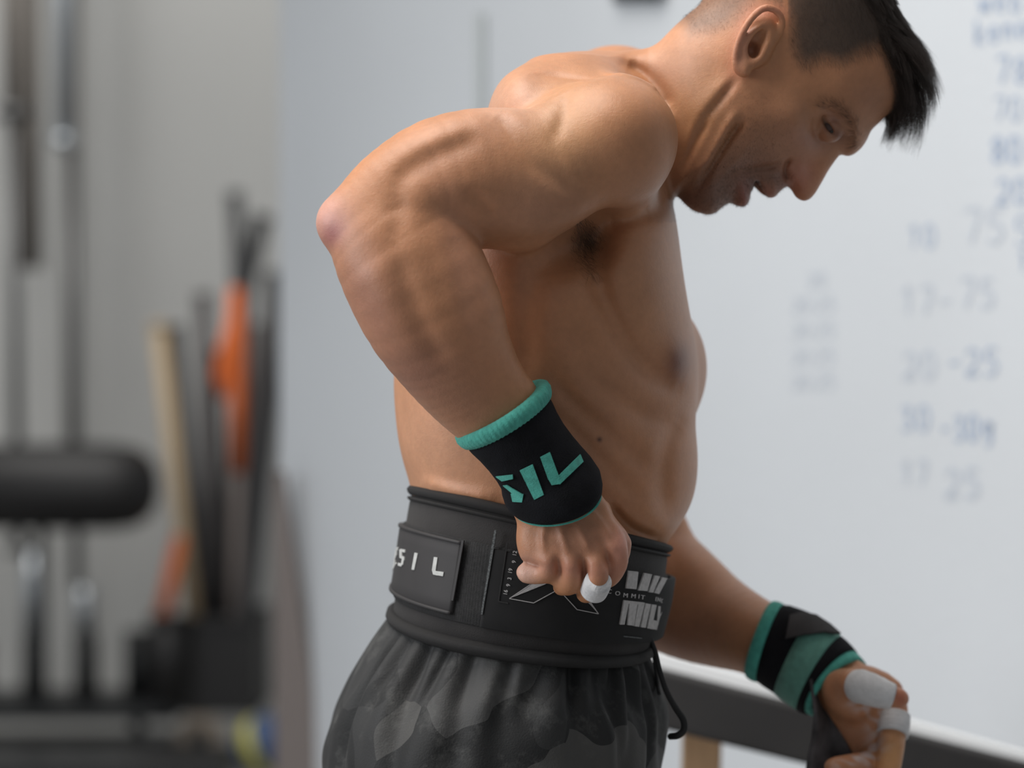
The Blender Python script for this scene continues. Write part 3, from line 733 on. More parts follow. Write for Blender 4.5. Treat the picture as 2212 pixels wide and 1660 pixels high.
# ---------------- near hand, a fist on the belt
tube([(1190, 1075, 78, -.026), (1208, 1120, 84, -.026), (1228, 1165, 96, -.031), (1240, 1196, 84, -.034)], k=.01, flat=.42, n=9)
ell(1244, 1182, -.031, 100, 56, .021, 4, k=.008)
ell(1300, 1160, -.022, 46, 70, .019, 14, k=.008)
ell(1150, 1180, -.024, 30, 48, .016, 14, k=.008)
def finger(pts, k=.0035): tube(pts, k=k, n=12)
finger([(1318, 1150, 26, -.030), (1330, 1185, 25, -.036), (1335, 1216, 22, -.036), (1322, 1246, 19, -.028), (1305, 1258, 17, -.016)])
finger([(1262, 1160, 24, -.034), (1284, 1212, 27, -.042), (1290, 1244, 25, -.048), (1283, 1272, 25, -.042), (1266, 1282, 22, -.022)])
finger([(1215, 1165, 24, -.034), (1232, 1212, 26, -.044), (1236, 1240, 24, -.045), (1230, 1262, 22, -.038), (1214, 1268, 20, -.022)])
finger([(1165, 1170, 22, -.030), (1182, 1208, 24, -.039), (1186, 1230, 22, -.040), (1168, 1243, 19, -.034), (1140, 1243, 19, -.030), (1134, 1237, 19, -.028)])
tube([(1300, 1110, 24, -.006), (1338, 1160, 24, -.010), (1336, 1205, 22, -.008), (1316, 1235, 19, -.004)], k=.006, n=8)   # thumb hooked behind
for pts in ([(1180, 1120), (1172, 1160), (1176, 1195)], [(1205, 1110), (1215, 1160), (1228, 1200)], [(1232, 1105), (1256, 1150), (1276, 1195)], [(1262, 1090), (1298, 1130), (1320, 1165)]):
    groove(pts, 8, -.0022, d=-.050, sd=.025)
for pts in ([(1206, 1204), (1209, 1222), (1210, 1245)], [(1256, 1206), (1260, 1226), (1263, 1250)], [(1288, 1150), (1308, 1190), (1312, 1225)]):
    groove(pts, 9, .0028, d=-.050, sd=.02)
for (x, y) in ((1326, 1182), (1284, 1214), (1234, 1216), (1184, 1212)): bump(x, y, 15, 13, 0, .0030, d=-.055, sd=.02)

# ---------------- far arm
tube([(1340, 420, 95, .33), (1345, 700, 92, .36), (1362, 980, 88, .385), (1385, 1130, 96, .39), (1402, 1225, 118, .385), (1448, 1285, 121, .37), (1500, 1318, 112, .355), (1555, 1345, 98, .335), (1610, 1368, 86, .31),
      (1660, 1390, 79, .29), (1715, 1412, 74, .27), (1752, 1436, 62, .26)], k=.012, flat=.85, n=34)
ell(1488, 1255, .365, 76, 56, .042, -50, k=.02)
# far hand, open and turned up, thumb towards the right
tube([(1770, 1448, 60, .258), (1822, 1484, 66, .248), (1866, 1528, 74, .240), (1888, 1580, 66, .238)], k=.010, flat=.42, n=9)
ell(1832, 1502, .226, 62, 50, .020, -42, k=.010)                                       # ball of the thumb
tube([(1838, 1480, 34, .212), (1868, 1488, 32, .200), (1905, 1500, 28, .196), (1937, 1508, 23, .196), (1945, 1510, 19, .197)], k=.006, n=10)
finger([(1880, 1476, 34, .238), (1918, 1492, 31, .238), (1934, 1530, 27, .236), (1928, 1575, 30, .226), (1924, 1620, 29, .214), (1918, 1668, 26, .205), (1912, 1700, 23, .20)], k=.004)
finger([(1890, 1560, 34, .240), (1900, 1610, 30, .236), (1880, 1645, 26, .222), (1846, 1652, 24, .208), (1812, 1656, 22, .200), (1800, 1658, 20, .198)], k=.004)
finger([(1870, 1580, 32, .245), (1876, 1640, 28, .242), (1866, 1680, 25, .226), (1840, 1690, 23, .212), (1815, 1694, 20, .205)], k=.004)
finger([(1848, 1590, 30, .252), (1850, 1660, 26, .250), (1846, 1712, 24, .236), (1826, 1724, 20, .222)], k=.004)

# ---------------- muscle relief
groove([(1132, 1214), (1150, 1219), (1176, 1226)], 6, .0030, d=-.045, sd=.02)
groove([(1030, 300), (996, 314), (935, 340), (878, 377), (853, 430)], 24, .0026, d=-.10, sd=.05)
groove([(853, 430), (862, 478), (840, 530)], 26, .0022, d=-.11, sd=.05)
bump(940, 300, 90, 26, -24, .0030, d=-.09); bump(985, 400, 70, 36, -12, .0035, d=-.12)
bump(905, 425, 36, 26, 20, .0030, d=-.12)
groove([(1040, 232), (1080, 265), (1125, 318), (1160, 360), (1230, 400), (1290, 430)], 22, .0040, d=-.09, sd=.06)   # rear edge of the deltoid
groove([(1138, 168), (1190, 165), (1250, 176), (1320, 185)], 10, .0018, d=.02, sd=.08)
groove([(1290, 150), (1345, 168), (1395, 186), (1430, 214)], 9, -.0035, d=.02, sd=.09)      # collar bone / shoulder ridge
bump(1400, 160, 44, 24, 30, -.0045, d=.06, sd=.06)                                        # hollow above it
bump(1200, 235, 30, 60, 35, .0030, d=-.02); bump(1265, 300, 34, 70, 20, .0020, d=-.08)
groove([(1225, 200), (1215, 260), (1190, 320)], 16, .0018, d=-.05, sd=.06)
groove([(1060, 470), (1045, 440), (1010, 415)], 14, .0030, d=-.11, sd=.04)
groove([(1060, 525), (1110, 520), (1180, 512), (1250, 480)], 12, .0020, d=-.10, sd=.05)
# forearm
groove([(850, 520), (880, 620), (920, 720), (975, 810)], 26, .0030, d=-.13, sd=.04)
groove([(960, 480), (990, 560), (1010, 640), (1040, 730)], 22, .0022, d=-.13, sd=.04)
bump(830, 650, 30, 90, -22, .0025, d=-.12); bump(1010, 600, 34, 90, -14, .0022, d=-.12)
bump(795, 545, 30, 26, 0, -.002, d=-.12)
# armpit and chest
bump(1250, 524, 66, 38, -35, -.021, d=.0, sd=.05)
bump(1292, 530, 24, 66, 6, -.010, d=.0, sd=.05)
groove([(1285, 575), (1300, 640), (1335, 715), (1380, 780), (1440, 825), (1500, 850)], 26, .0060, d=.02, sd=.08)    # lower edge of the chest muscle
bump(1400, 640, 70, 110, -12, .0060, d=.02, sd=.08)
bump(1465, 780, 26, 34, 0, .0050, d=.06, sd=.07)
groove([(1300, 480), (1360, 470), (1430, 440)], 20, .0040, d=-.01, sd=.06)
bump(1180, 640, 60, 110, 10, .0040, d=.0); groove([(1160, 560), (1140, 700), (1140, 820)], 30, .0030, d=.0, sd=.06)
# ribs and flank
groove([(1180, 800), (1250, 880), (1340, 960), (1420, 1030)], 22, .0032, d=.02, sd=.07)
groove([(1230, 770), (1310, 840), (1400, 900), (1490, 915)], 20, .0028, d=.03, sd=.08)
groove([(1190, 880), (1270, 960), (1340, 1040), (1400, 1100)], 20, .0028, d=.02, sd=.07)
bump(1290, 815, 80, 22, 34, .0025, d=.01); bump(1330, 910, 80, 20, 34, .0025, d=.02)
groove([(1478, 900), (1440, 960), (1430, 1040), (1440, 1120)], 22, .0030, d=.06, sd=.07)
bump(1330, 1020, 60, 60, 0, .0030, d=.02)
groove([(1316, 1085), (1340, 1120), (1380, 1152), (1440, 1172)], 12, .0070, d=.03, sd=.06)   # fold over the belt
bump(1400, 1110, 60, 24, 38, .0050, d=.03)
bump(950, 950, 60, 120, 0, .0030, d=.06); groove([(905, 1042), (980, 1062), (1080, 1078)], 16, -.0030, d=.05, sd=.08)
# neck
groove([(1345, 128), (1390, 150), (1430, 196), (1450, 240)], 16, .0060, d=.06, sd=.05)

# ---------------- evaluate and extract
def field(p, use):
    f = np.full(len(p), .05)
    for i in use:
        op, k, lo_, hi_, fn = prims[i]
        m = np.all((p > lo_) & (p < hi_), axis=1)
        if not m.any(): continue
        pm = p[m]; v = fn(pm)
        if op == 'u': f[m] = smin(f[m], v, k)
        elif op == 's': f[m] = smax(f[m], -v, k)
        else: f[m] = f[m]+v
    return f
def extract(vox):
    lo_ = np.array([min(p[2][j] for p in prims if p[0] == 'u') for j in range(3)]); hi_ = np.array([max(p[3][j] for p in prims if p[0] == 'u') for j in range(3)])
    B = 8; big = 3; bs = B*vox
    nb = np.ceil((hi_-lo_)/(bs*big)).astype(int)+1
    cells, cpos, E = [], [], [[], [], []]
    N = nb*big*B+2
    def gid(i, j, k): return (i.astype(np.int64)*N[1]+j)*N[2]+k
    L = np.arange(B+1); li, lj, lk = np.meshgrid(L, L, L, indexing='ij')
    loc = np.stack([li.ravel(), lj.ravel(), lk.ravel()], 1)
    sub = np.array([(a, b, c) for a in range(big) for b in range(big) for c in range(big)])
    PL = np.array([p[2] for p in prims]); PH = np.array([p[3] for p in prims])
    half = bs*big/2
    for I in range(nb[0]):
        for J in range(nb[1]):
            for K in range(nb[2]):
                o = lo_+np.array([I, J, K])*bs*big; e_ = o+bs*big
                use = np.nonzero(np.all((PH > o-vox*2) & (PL < e_+vox*2), axis=1))[0]
                if not len(use): continue
                ctr = o+(sub+.5)*bs
                fc = field(ctr, use)
                act = np.abs(fc) < bs*1.35+.004
                if not act.any(): continue
                for s_ in sub[act][None]:
                    base = (np.array([I, J, K])*big+s_)*B               # lattice origin of each active block
                    lat = (base[:, None, :]+loc[None]).reshape(-1, 3)
                    f = field(lo_+lat*vox, use).reshape(len(base), B+1, B+1, B+1)
                    ins = f < 0
                    cnt = np.zeros((len(base), B, B, B), np.int8); pos = np.zeros((len(base), B, B, B, 3)); ne = np.zeros((len(base), B, B, B))
                    for a_ in range(2):
                        for b_ in range(2):
                            for c_ in range(2): cnt += ins[:, a_:B+a_, b_:B+b_, c_:B+c_]
                    mc = (cnt > 0) & (cnt < 8)
                    if not mc.any(): continue
                    for ax_ in range(3):
                        sl0 = [slice(None)]+[slice(0, B+1)]*3; sl1 = list(sl0); sl0[ax_+1] = slice(0, B); sl1[ax_+1] = slice(1, B+1)
                        f0, f1 = f[tuple(sl0)], f[tuple(sl1)]; cr = (f0 < 0) != (f1 < 0)
                        t = np.where(cr, f0/(f0-f1+1e-20), 0)
                        oth = [x for x in range(3) if x != ax_]
                        for u_ in range(2):
                            for v_ in range(2):
                                s3 = [slice(None), slice(0, B), slice(0, B), slice(0, B)]
                                s3[oth[0]+1] = slice(u_, B+u_); s3[oth[1]+1] = slice(v_, B+v_)
                                c3 = cr[tuple(s3)]; t3 = t[tuple(s3)]
                                ne += c3; pos[..., ax_] += t3*c3
                                if u_: pos[..., oth[0]] += c3
                                if v_: pos[..., oth[1]] += c3
                        # edges owned by this block
                        s4 = [slice(None), slice(0, B), slice(0, B), slice(0, B)]
                        w_ = np.nonzero(cr[tuple(s4)])
                        if len(w_[0]):
                            g = base[w_[0]]+np.stack(w_[1:], 1); sgn = ins[tuple(s4)][w_]
                            E[ax_].append(np.c_[g, sgn])
                    wc = np.nonzero(mc); g = base[wc[0]]+np.stack(wc[1:], 1)
                    cells.append(gid(g[:, 0], g[:, 1], g[:, 2])); cpos.append(lo_+(g+pos[wc]/ne[wc][:, None])*vox)
    cells = np.concatenate(cells); cpos = np.concatenate(cpos)
    ids, first = np.unique(cells, return_index=True); V = cpos[first]
    faces = []
    for ax_ in range(3):
        if not E[ax_]: continue
        e = np.concatenate(E[ax_]); g = e[:, :3]; s_ = e[:, 3]
        o1, o2 = [(1, 2), (2, 0), (0, 1)][ax_]
        qd = []
        for (da, db) in ((1, 1), (0, 1), (0, 0), (1, 0)):
            h = g.copy(); h[:, o1] -= da; h[:, o2] -= db; qd.append(gid(h[:, 0], h[:, 1], h[:, 2]))
        qd = np.stack(qd, 1); ix = np.searchsorted(ids, qd); ix = np.clip(ix, 0, len(ids)-1)
        ok = np.all(ids[ix] == qd, axis=1); ix = ix[ok]; s2 = s_[ok]
        ix[s2 == 0] = ix[s2 == 0][:, ::-1]
        faces.append(ix)
    return V, np.concatenate(faces)
import time
_t = time.time()
BV, BF = extract(VOX)
# drop stray shells: keep the largest connected piece
lab = np.arange(len(BV))
ed = np.concatenate([BF[:, [0, 1]], BF[:, [1, 2]], BF[:, [2, 3]], BF[:, [3, 0]]])
for _ in range(400):
    old = lab.copy(); m_ = np.minimum(lab[ed[:, 0]], lab[ed[:, 1]])
    np.minimum.at(lab, ed[:, 0], m_); np.minimum.at(lab, ed[:, 1], m_); lab = lab[lab]; lab = lab[lab]
    if (lab == old).all(): break
big_ = np.bincount(lab).argmax(); keep = lab == big_
remap = np.cumsum(keep)-1; BF = remap[BF[keep[BF[:, 0]]]]; BV = BV[keep]
# a light relaxation
ed = np.concatenate([BF[:, [0, 1]], BF[:, [1, 2]], BF[:, [2, 3]], BF[:, [3, 0]]]); deg = np.bincount(ed[:, 0], minlength=len(BV))+np.bincount(ed[:, 1], minlength=len(BV))
for _ in range(2):
    acc = np.zeros_like(BV)
    for c_ in range(3): acc[:, c_] = np.bincount(ed[:, 0], BV[ed[:, 1], c_], len(BV))+np.bincount(ed[:, 1], BV[ed[:, 0], c_], len(BV))
    BV = BV*.5+.5*acc/deg[:, None]
print('BODY', len(BV), len(BF), round(time.time()-_t, 1), 's')
# picture coordinates of every vertex, to lay out skin colouring with some painted light and shade
bpx = 1106+BV[:, 0]/(BV[:, 1]+D0)*FP; bpy_ = 830-(BV[:, 2]-CZ)/(BV[:, 1]+D0)*FP
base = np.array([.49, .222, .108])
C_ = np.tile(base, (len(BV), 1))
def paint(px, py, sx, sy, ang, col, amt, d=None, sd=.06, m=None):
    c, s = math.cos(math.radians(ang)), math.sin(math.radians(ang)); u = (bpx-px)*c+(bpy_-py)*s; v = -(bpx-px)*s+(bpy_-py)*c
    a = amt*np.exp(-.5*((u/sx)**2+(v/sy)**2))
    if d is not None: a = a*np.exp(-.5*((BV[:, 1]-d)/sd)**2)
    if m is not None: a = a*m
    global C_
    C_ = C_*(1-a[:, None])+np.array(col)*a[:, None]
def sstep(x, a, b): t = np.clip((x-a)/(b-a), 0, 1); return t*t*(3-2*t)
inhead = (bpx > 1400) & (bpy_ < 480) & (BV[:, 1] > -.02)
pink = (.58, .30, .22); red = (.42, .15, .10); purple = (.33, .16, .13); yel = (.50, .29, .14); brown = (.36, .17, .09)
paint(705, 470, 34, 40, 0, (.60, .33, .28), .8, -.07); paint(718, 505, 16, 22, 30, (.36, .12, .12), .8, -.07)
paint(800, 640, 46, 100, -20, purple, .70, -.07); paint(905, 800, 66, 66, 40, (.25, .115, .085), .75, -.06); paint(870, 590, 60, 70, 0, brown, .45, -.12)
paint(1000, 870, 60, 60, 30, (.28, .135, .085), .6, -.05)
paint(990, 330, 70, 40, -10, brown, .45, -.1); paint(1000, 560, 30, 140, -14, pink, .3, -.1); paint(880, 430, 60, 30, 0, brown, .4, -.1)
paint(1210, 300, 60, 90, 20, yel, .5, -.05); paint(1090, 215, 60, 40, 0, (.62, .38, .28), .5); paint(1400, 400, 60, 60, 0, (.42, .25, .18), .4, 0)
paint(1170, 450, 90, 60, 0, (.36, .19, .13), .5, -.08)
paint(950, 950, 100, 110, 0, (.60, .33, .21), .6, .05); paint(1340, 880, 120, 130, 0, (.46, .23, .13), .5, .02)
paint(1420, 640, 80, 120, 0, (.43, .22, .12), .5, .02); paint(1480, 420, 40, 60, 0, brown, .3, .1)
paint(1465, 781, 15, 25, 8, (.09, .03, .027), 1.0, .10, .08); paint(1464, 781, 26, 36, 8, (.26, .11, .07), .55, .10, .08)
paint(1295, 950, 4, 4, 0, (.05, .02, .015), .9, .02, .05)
paint(1258, 526, 40, 48, -30, (.18, .10, .06), .50, .02, .05)  # armpit hair tone, with the shade of the hollow painted in
# head colours
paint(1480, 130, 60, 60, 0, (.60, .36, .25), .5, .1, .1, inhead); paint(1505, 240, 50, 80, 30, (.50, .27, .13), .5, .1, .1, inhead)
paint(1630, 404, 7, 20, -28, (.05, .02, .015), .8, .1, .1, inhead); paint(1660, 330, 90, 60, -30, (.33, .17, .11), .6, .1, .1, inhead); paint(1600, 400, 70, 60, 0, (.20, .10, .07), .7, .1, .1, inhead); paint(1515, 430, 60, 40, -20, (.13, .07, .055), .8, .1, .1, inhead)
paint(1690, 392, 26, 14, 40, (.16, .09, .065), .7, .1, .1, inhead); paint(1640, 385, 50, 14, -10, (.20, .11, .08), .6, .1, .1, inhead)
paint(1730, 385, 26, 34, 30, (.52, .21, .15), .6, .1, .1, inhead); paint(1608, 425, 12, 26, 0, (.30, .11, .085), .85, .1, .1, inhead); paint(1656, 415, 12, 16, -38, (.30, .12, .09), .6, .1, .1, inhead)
paint(1800, 280, 32, 28, 40, (.20, .10, .07), .5, .1, .1, inhead); paint(1740, 300, 30, 16, 30, (.30, .14, .11), .4, .1, .1, inhead)  # eye socket shade painted into the skin, then the cheek below
paint(1800, 256, 12, 9, 50, (.36, .20, .16), .5, .1, .1, inhead); paint(1784, 270, 4, 11, -20, (.03, .015, .01), .8, .1, .1, inhead); paint(1808, 290, 14, 8, 40, (.10, .04, .03), .6, .1, .1, inhead)  # pale upper lid, dark lid gap, painted shade in the socket corner
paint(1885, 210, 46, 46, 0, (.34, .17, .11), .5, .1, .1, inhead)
paint(1600, 100, 14, 60, 10, (.58, .26, .17), .7, .04, .03, inhead); paint(1660, 25, 30, 14, 0, (.58, .24, .16), .6, .04, .03, inhead); paint(1628, 108, 16, 20, 0, (.30, .13, .09), .5, .06, .03, inhead)  # pink ear rim; shade of the ear hollow put into the colour
# scalp under the hair, by the hair line
HL = np.array([(1380, 60), (1455, 60), (1485, 84), (1530, 76), (1575, 62), (1602, 40), (1640, -6), (1684, 10), (1700, 50), (1703, 90), (1712, 128), (1735, 150), (1758, 143), (1780, 135), (1800, 139), (1822, 144),
               (1845, 132), (1868, 116), (1893, 108), (1908, 122), (1920, 160), (1930, 200), (1926, 238), (1908, 262), (1960, 330), (2080, 330), (2080, -230), (1380, -230)], float)
HL = np.array([conv(a, b, Hlat(a, b)) if b > -20 and 1420 < a < 1960 else (a, b) for a, b in HL])
def in_poly(poly, x, y):
    r = np.zeros(len(x), bool); j = len(poly)-1
    for i in range(len(poly)):
        xi, yi, xj, yj = *poly[i], *poly[j]
        r ^= ((yi > y) != (yj > y)) & (x < (xj-xi)*(y-yi)/(yj-yi+1e-12)+xi); j = i
    return r
def dist_poly(poly, x, y):
    b_ = np.full(len(x), 1e9)
    for i in range(len(poly)):
        a0 = poly[i]; a1 = poly[(i+1) % len(poly)]; ab = a1-a0; t = np.clip(((x-a0[0])*ab[0]+(y-a0[1])*ab[1])/(ab@ab), 0, 1)
        b_ = np.minimum(b_, np.hypot(x-a0[0]-t*ab[0], y-a0[1]-t*ab[1]))
    return b_
hl, hpx, hpy = head_uv(BV)
hm = inhead & (hpx > 1400)
sgnd = np.zeros(len(BV)); ix_ = np.nonzero(hm)[0]
sgnd[ix_] = np.where(in_poly(HL, hpx[ix_], hpy[ix_]), 1, -1)*dist_poly(HL, hpx[ix_], hpy[ix_])
ear = hm & (np.abs(hl[:, 1]) > .0715) & (hpx < 1668) & (hpx > 1545) & (hpy > -2) & (hpy < 180)
scalp = np.where(hm & ~ear, sstep(sgnd, -14, 34), 0)
soft = sstep(hpx, 1560, 1760)
scol = np.array([.15, .095, .068])*(1-soft[:, None])+np.array([.085, .055, .038])*soft[:, None]
amt = scalp*(.70+.28*soft)
C_ = C_*(1-amt[:, None])+scol*amt[:, None]
# hands: knuckles, chalk, and a painted lit forefinger
paint(1240, 1230, 90, 16, 5, (.46, .20, .15), .6, -.05, .03); paint(1132, 1238, 22, 24, 0, (.66, .42, .34), .8, -.03, .03)
paint(1240, 1165, 90, 60, 10, (.36, .165, .105), .65, -.05, .03); paint(1345, 1170, 12, 26, 10, (.50, .20, .15), .5, -.04, .03); paint(1340, 1190, 22, 40, 0, (.56, .26, .20), .6, -.03, .03)
paint(1560, 1330, 130, 70, 25, (.36, .19, .11), .6, .3, .1); paint(1470, 1380, 70, 50, 0, (.26, .12, .085), .5, .34, .1)
paint(1815, 1480, 50, 40, 0, (.40, .19, .11), .5, .23, .08); paint(1924, 1630, 24, 40, 0, (.62, .33, .13), .8, .21, .05); paint(1945, 1508, 12, 16, 0, (.42, .13, .08), .9, .20, .04)  # includes the orange lit look of the far forefinger, put into its colour
paint(1850, 1590, 60, 40, 0, (.40, .18, .10), .5, .22, .05)
ns = np.sin(BV[:, 0]*310+np.sin(BV[:, 2]*190)*2)*np.sin(BV[:, 2]*270+BV[:, 1]*200)
for (x, y, s1, s2, a1) in ((1862, 1530, 26, 10, 30), (1893, 1560, 12, 26, 20), (1885, 1625, 10, 30, 20), (1850, 1640, 40, 8, -20)):
    paint(x, y, s1, s2, a1, (.58, .50, .48), .75, .21, .04, sstep(ns, -.6, .5))
me = bpy.data.meshes.new('person')
me.vertices.add(len(BV)); me.vertices.foreach_set('co', BV.astype(F32).ravel())
me.loops.add(len(BF)*4); me.loops.foreach_set('vertex_index', BF.astype(np.int32).ravel())
me.polygons.add(len(BF)); me.polygons.foreach_set('loop_start', (np.arange(len(BF))*4).astype(np.int32)); me.polygons.foreach_set('use_smooth', np.ones(len(BF), bool))
me.update(calc_edges=True)
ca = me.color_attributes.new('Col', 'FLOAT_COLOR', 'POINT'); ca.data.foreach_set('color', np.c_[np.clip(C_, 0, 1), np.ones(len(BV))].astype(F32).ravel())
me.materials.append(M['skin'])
person = bpy.data.objects.new('person', me); COL.objects.link(person)
tag(person, 'shirtless short-haired man bending his head, black shorts and belt, one fist at his belt', 'person')
# ------------------------------------------------------------ legs below the frame (coarse) joined to the body, shoes
_keepprims = prims[:]
prims.clear()
tube([(985, 1560, 140, .11), (965, 1750, 170, .09), (965, 2300, 165, .08), (985, 2700, 130, .07), (960, 3000, 140, .09), (955, 3350, 90, .10), (960, 3640, 75, .10)], k=.02, n=14)
tube([(1150, 1560, 140, .25), (1155, 1750, 165, .27), (1170, 2300, 160, .28), (1190, 2600, 128, .28), (1165, 2850, 138, .29), (1160, 3200, 90, .30), (1165, 3430, 74, .30)], k=.02, n=14)
LV, LF = extract(.006)
prims.clear(); prims.extend(_keepprims)
_bm = bmesh.new(); _bm.from_mesh(me)
_cl = _bm.verts.layers.float_color.get('Col')
_vs = []
for v in LV:
    x = _bm.verts.new(v); x[_cl] = (*base, 1); _vs.append(x)
for f in LF:
    try: fc = _bm.faces.new([_vs[i] for i in f]); fc.smooth = True
    except ValueError: pass
_bm.to_mesh(me); _bm.free()
for (x, y, ztop, lab) in ((.0, .10, 0, 0), (.105, .30, 0, 0)):
    x0 = P(960, 3640, .10)[0] if y < .2 else P(1165, 3430, .30)[0]
    bm = bmesh.new(); bmesh.ops.create_uvsphere(bm, u_segments=24, v_segments=14, radius=1, matrix=Matrix.Translation((x0+.07, y, .05)) @ Matrix.Diagonal((.145, .052, .055, 1)))
    for v in bm.verts: v.co.z = max(v.co.z, 0.0)
    bm_obj('shoe', bm, M['pad'], person, True)

# ------------------------------------------------------------ ring lofts for belt, bands and shorts
class Loft:
    """rings: t, (ax,ay) one end, (bx,by) other end, sag px (along sdir), centre depth, half depth.  th=0 at b, pi at a, pi/2 nearest the lens"""
    def __init__(s, rings, sdir, e=2.0):
        s.t = np.array([r[0] for r in rings], float); s.e = e
        C, A, B = [], [], []
        for (t, a, b, sag, d, dh) in rings:
            pa, pb = np.array(P(*a, d)), np.array(P(*b, d)); C.append((pa+pb)/2); A.append((pb-pa)/2)
            sv = np.array([sdir[0], 0, -sdir[1]])*RR(sag, d); B.append(np.array([0, -dh, 0])+sv)
        s.C, s.A, s.B = map(np.array, (C, A, B))
        s.lut = np.linspace(-.3, 1.3, 161)
        def cr(V):
            out = []
            tt = s.t
            for j in range(3):
                v = np.interp(s.lut, tt, V[:, j])
                lo_ = s.lut < tt[0]; hi_ = s.lut > tt[-1]
                v[lo_] = V[0, j]+(V[1, j]-V[0, j])/(tt[1]-tt[0])*(s.lut[lo_]-tt[0]); v[hi_] = V[-1, j]+(V[-1, j]-V[-2, j])/(tt[-1]-tt[-2])*(s.lut[hi_]-tt[-1])
                out.append(sm(v, 10))
            return np.array(out)
        s.c, s.a, s.b = cr(s.C), cr(s.A), cr(s.B)
    def raw(s, th, t):
        g = lambda V: np.stack([np.interp(t, s.lut, V[j]) for j in range(3)], -1)
        c, si = np.cos(th), np.sin(th); q_ = 2/s.e
        return g(s.c)+g(s.a)*(np.sign(c)*np.abs(c)**q_)[..., None]+g(s.b)*(np.sign(si)*np.abs(si)**q_)[..., None]
    def pt(s, th, t, off=0):
        th = np.asarray(th, float); t = np.asarray(t, float)
        p = s.raw(th, t); h = 2e-2
        n = np.cross(s.raw(th+h, t)-s.raw(th-h, t), s.raw(th, t+h)-s.raw(th, t-h))
        n /= np.linalg.norm(n, axis=-1, keepdims=True)+1e-12
        c = np.stack([np.interp(t, s.lut, s.c[j]) for j in range(3)], -1)
        sg = np.sign(((p-c)*n).sum(-1, keepdims=True)); 
        return p+n*sg*np.asarray(off)[..., None]
    def inv(s, px, py, off=0):
        px = np.asarray(px, float).ravel(); py = np.asarray(py, float).ravel()
        if not hasattr(s, 'g'):
            TH, T = np.meshgrid(np.linspace(.03, math.pi-.03, 160), np.linspace(-.15, 1.15, 90), indexing='ij'); s.gth, s.gt = TH.ravel(), T.ravel()
            s.g = s.prj(s.pt(s.gth, s.gt, np.full(TH.size, off)))
        i = np.array([np.argmin((s.g[0]-a)**2+(s.g[1]-b)**2) for a, b in zip(px, py)]); th, t = s.gth[i].copy(), s.gt[i].copy()
        for _ in range(6):
            e_ = 1e-3; o = np.full(len(th), off)
            x, y = s.prj(s.pt(th, t, o)); x1, y1 = s.prj(s.pt(th+e_, t, o)); x2, y2 = s.prj(s.pt(th, t+e_, o))
            a, b, c, d = (x1-x)/e_, (x2-x)/e_, (y1-y)/e_, (y2-y)/e_; D = a*d-b*c; D = np.where(np.abs(D) < 2e3, 2e3*np.sign(D+1e-9), D)
            ex, ey = px-x, py-y
            th = np.clip(th+np.clip((d*ex-b*ey)/D, -.15, .15), .01, math.pi-.01); t = t+np.clip((a*ey-c*ex)/D, -.1, .1)
        return th, t
    @staticmethod
    def prj(p): return 1106+p[..., 0]/(p[..., 1]+D0)*FP, 830-(p[..., 2]-CZ)/(p[..., 1]+D0)*FP
def ring_mesh(name, L, prof_, m, parent, th0=0, th1=2*math.pi, n=160, disp=None, closed=True):
    """prof_: list of (t, off) swept round the loft"""
    TH = np.linspace(th0, th1, n, endpoint=not closed); V = []; F_ = []
    for (t, off) in prof_:
        o = np.full(n, off)+(disp(TH, t) if disp else 0); V.append(L.pt(TH, np.full(n, t), o))
    V = np.concatenate(V); k = len(prof_)
    for i in range(k-1):
        for j in range(n if closed else n-1):
            j2 = (j+1) % n; F_.append((i*n+j, i*n+j2, (i+1)*n+j2, (i+1)*n+j))
    if not closed:
        F_.append([i*n for i in range(k)]); F_.append([i*n+n-1 for i in range(k)][::-1])
    bm = bmesh.new(); vs = [bm.verts.new(v) for v in V]
    for f in F_: bm.faces.new([vs[i] for i in f])
    return bm_obj(name, bm, m, parent, True)
def strap_prof(t0, t1, lo_, hi_, n=5, r=.012):
    q_ = [(t0, lo_), (t0, hi_-.0006), (t0+r*.5, hi_)]
    for i in range(1, n): q_.append((t0+(t1-t0)*i/n, hi_))
    return q_+[(t1-r*.5, hi_), (t1, hi_-.0006), (t1, lo_)]
def decal(name, L, quads, off, m, parent, th=.0007, n=4):
    """quads in picture points laid on the loft's near side, subdivided so that they follow it"""
    V = []; F_ = []
    for qd in quads:
        qd = np.array(qd, float); u = np.linspace(0, 1, n+1); U, W = np.meshgrid(u, u, indexing='ij')
        pts = (qd[0]*((1-U)*(1-W))[..., None]+qd[1]*(U*(1-W))[..., None]+qd[2]*(U*W)[..., None]+qd[3]*((1-U)*W)[..., None]).reshape(-1, 2)
        a, t = L.inv(pts[:, 0], pts[:, 1], off); k = len(V); N = len(pts)
        V.extend(L.pt(a, t, np.full(N, off+th))); V.extend(L.pt(a, t, np.full(N, off-.0004)))
        g = lambda i, j: k+i*(n+1)+j
        for i in range(n):
            for j in range(n): F_.append((g(i, j), g(i+1, j), g(i+1, j+1), g(i, j+1)))
        rim = [g(i, 0) for i in range(n+1)]+[g(n, j) for j in range(1, n+1)]+[g(i, n) for i in range(n-1, -1, -1)]+[g(0, j) for j in range(n-1, 0, -1)]
        for i in range(len(rim)):
            a_, b_ = rim[i], rim[(i+1) % len(rim)]; F_.append((a_, b_, b_+N, a_+N))
    bm = bmesh.new(); vs = [bm.verts.new(v) for v in V]
    for f in F_: bm.faces.new([vs[i] for i in f])
    return bm_obj(name, bm, m, parent)
def zq(s_, ox, oy, rows): return [[(ox+x/s_, oy+y/s_) for x, y in r] for r in rows]
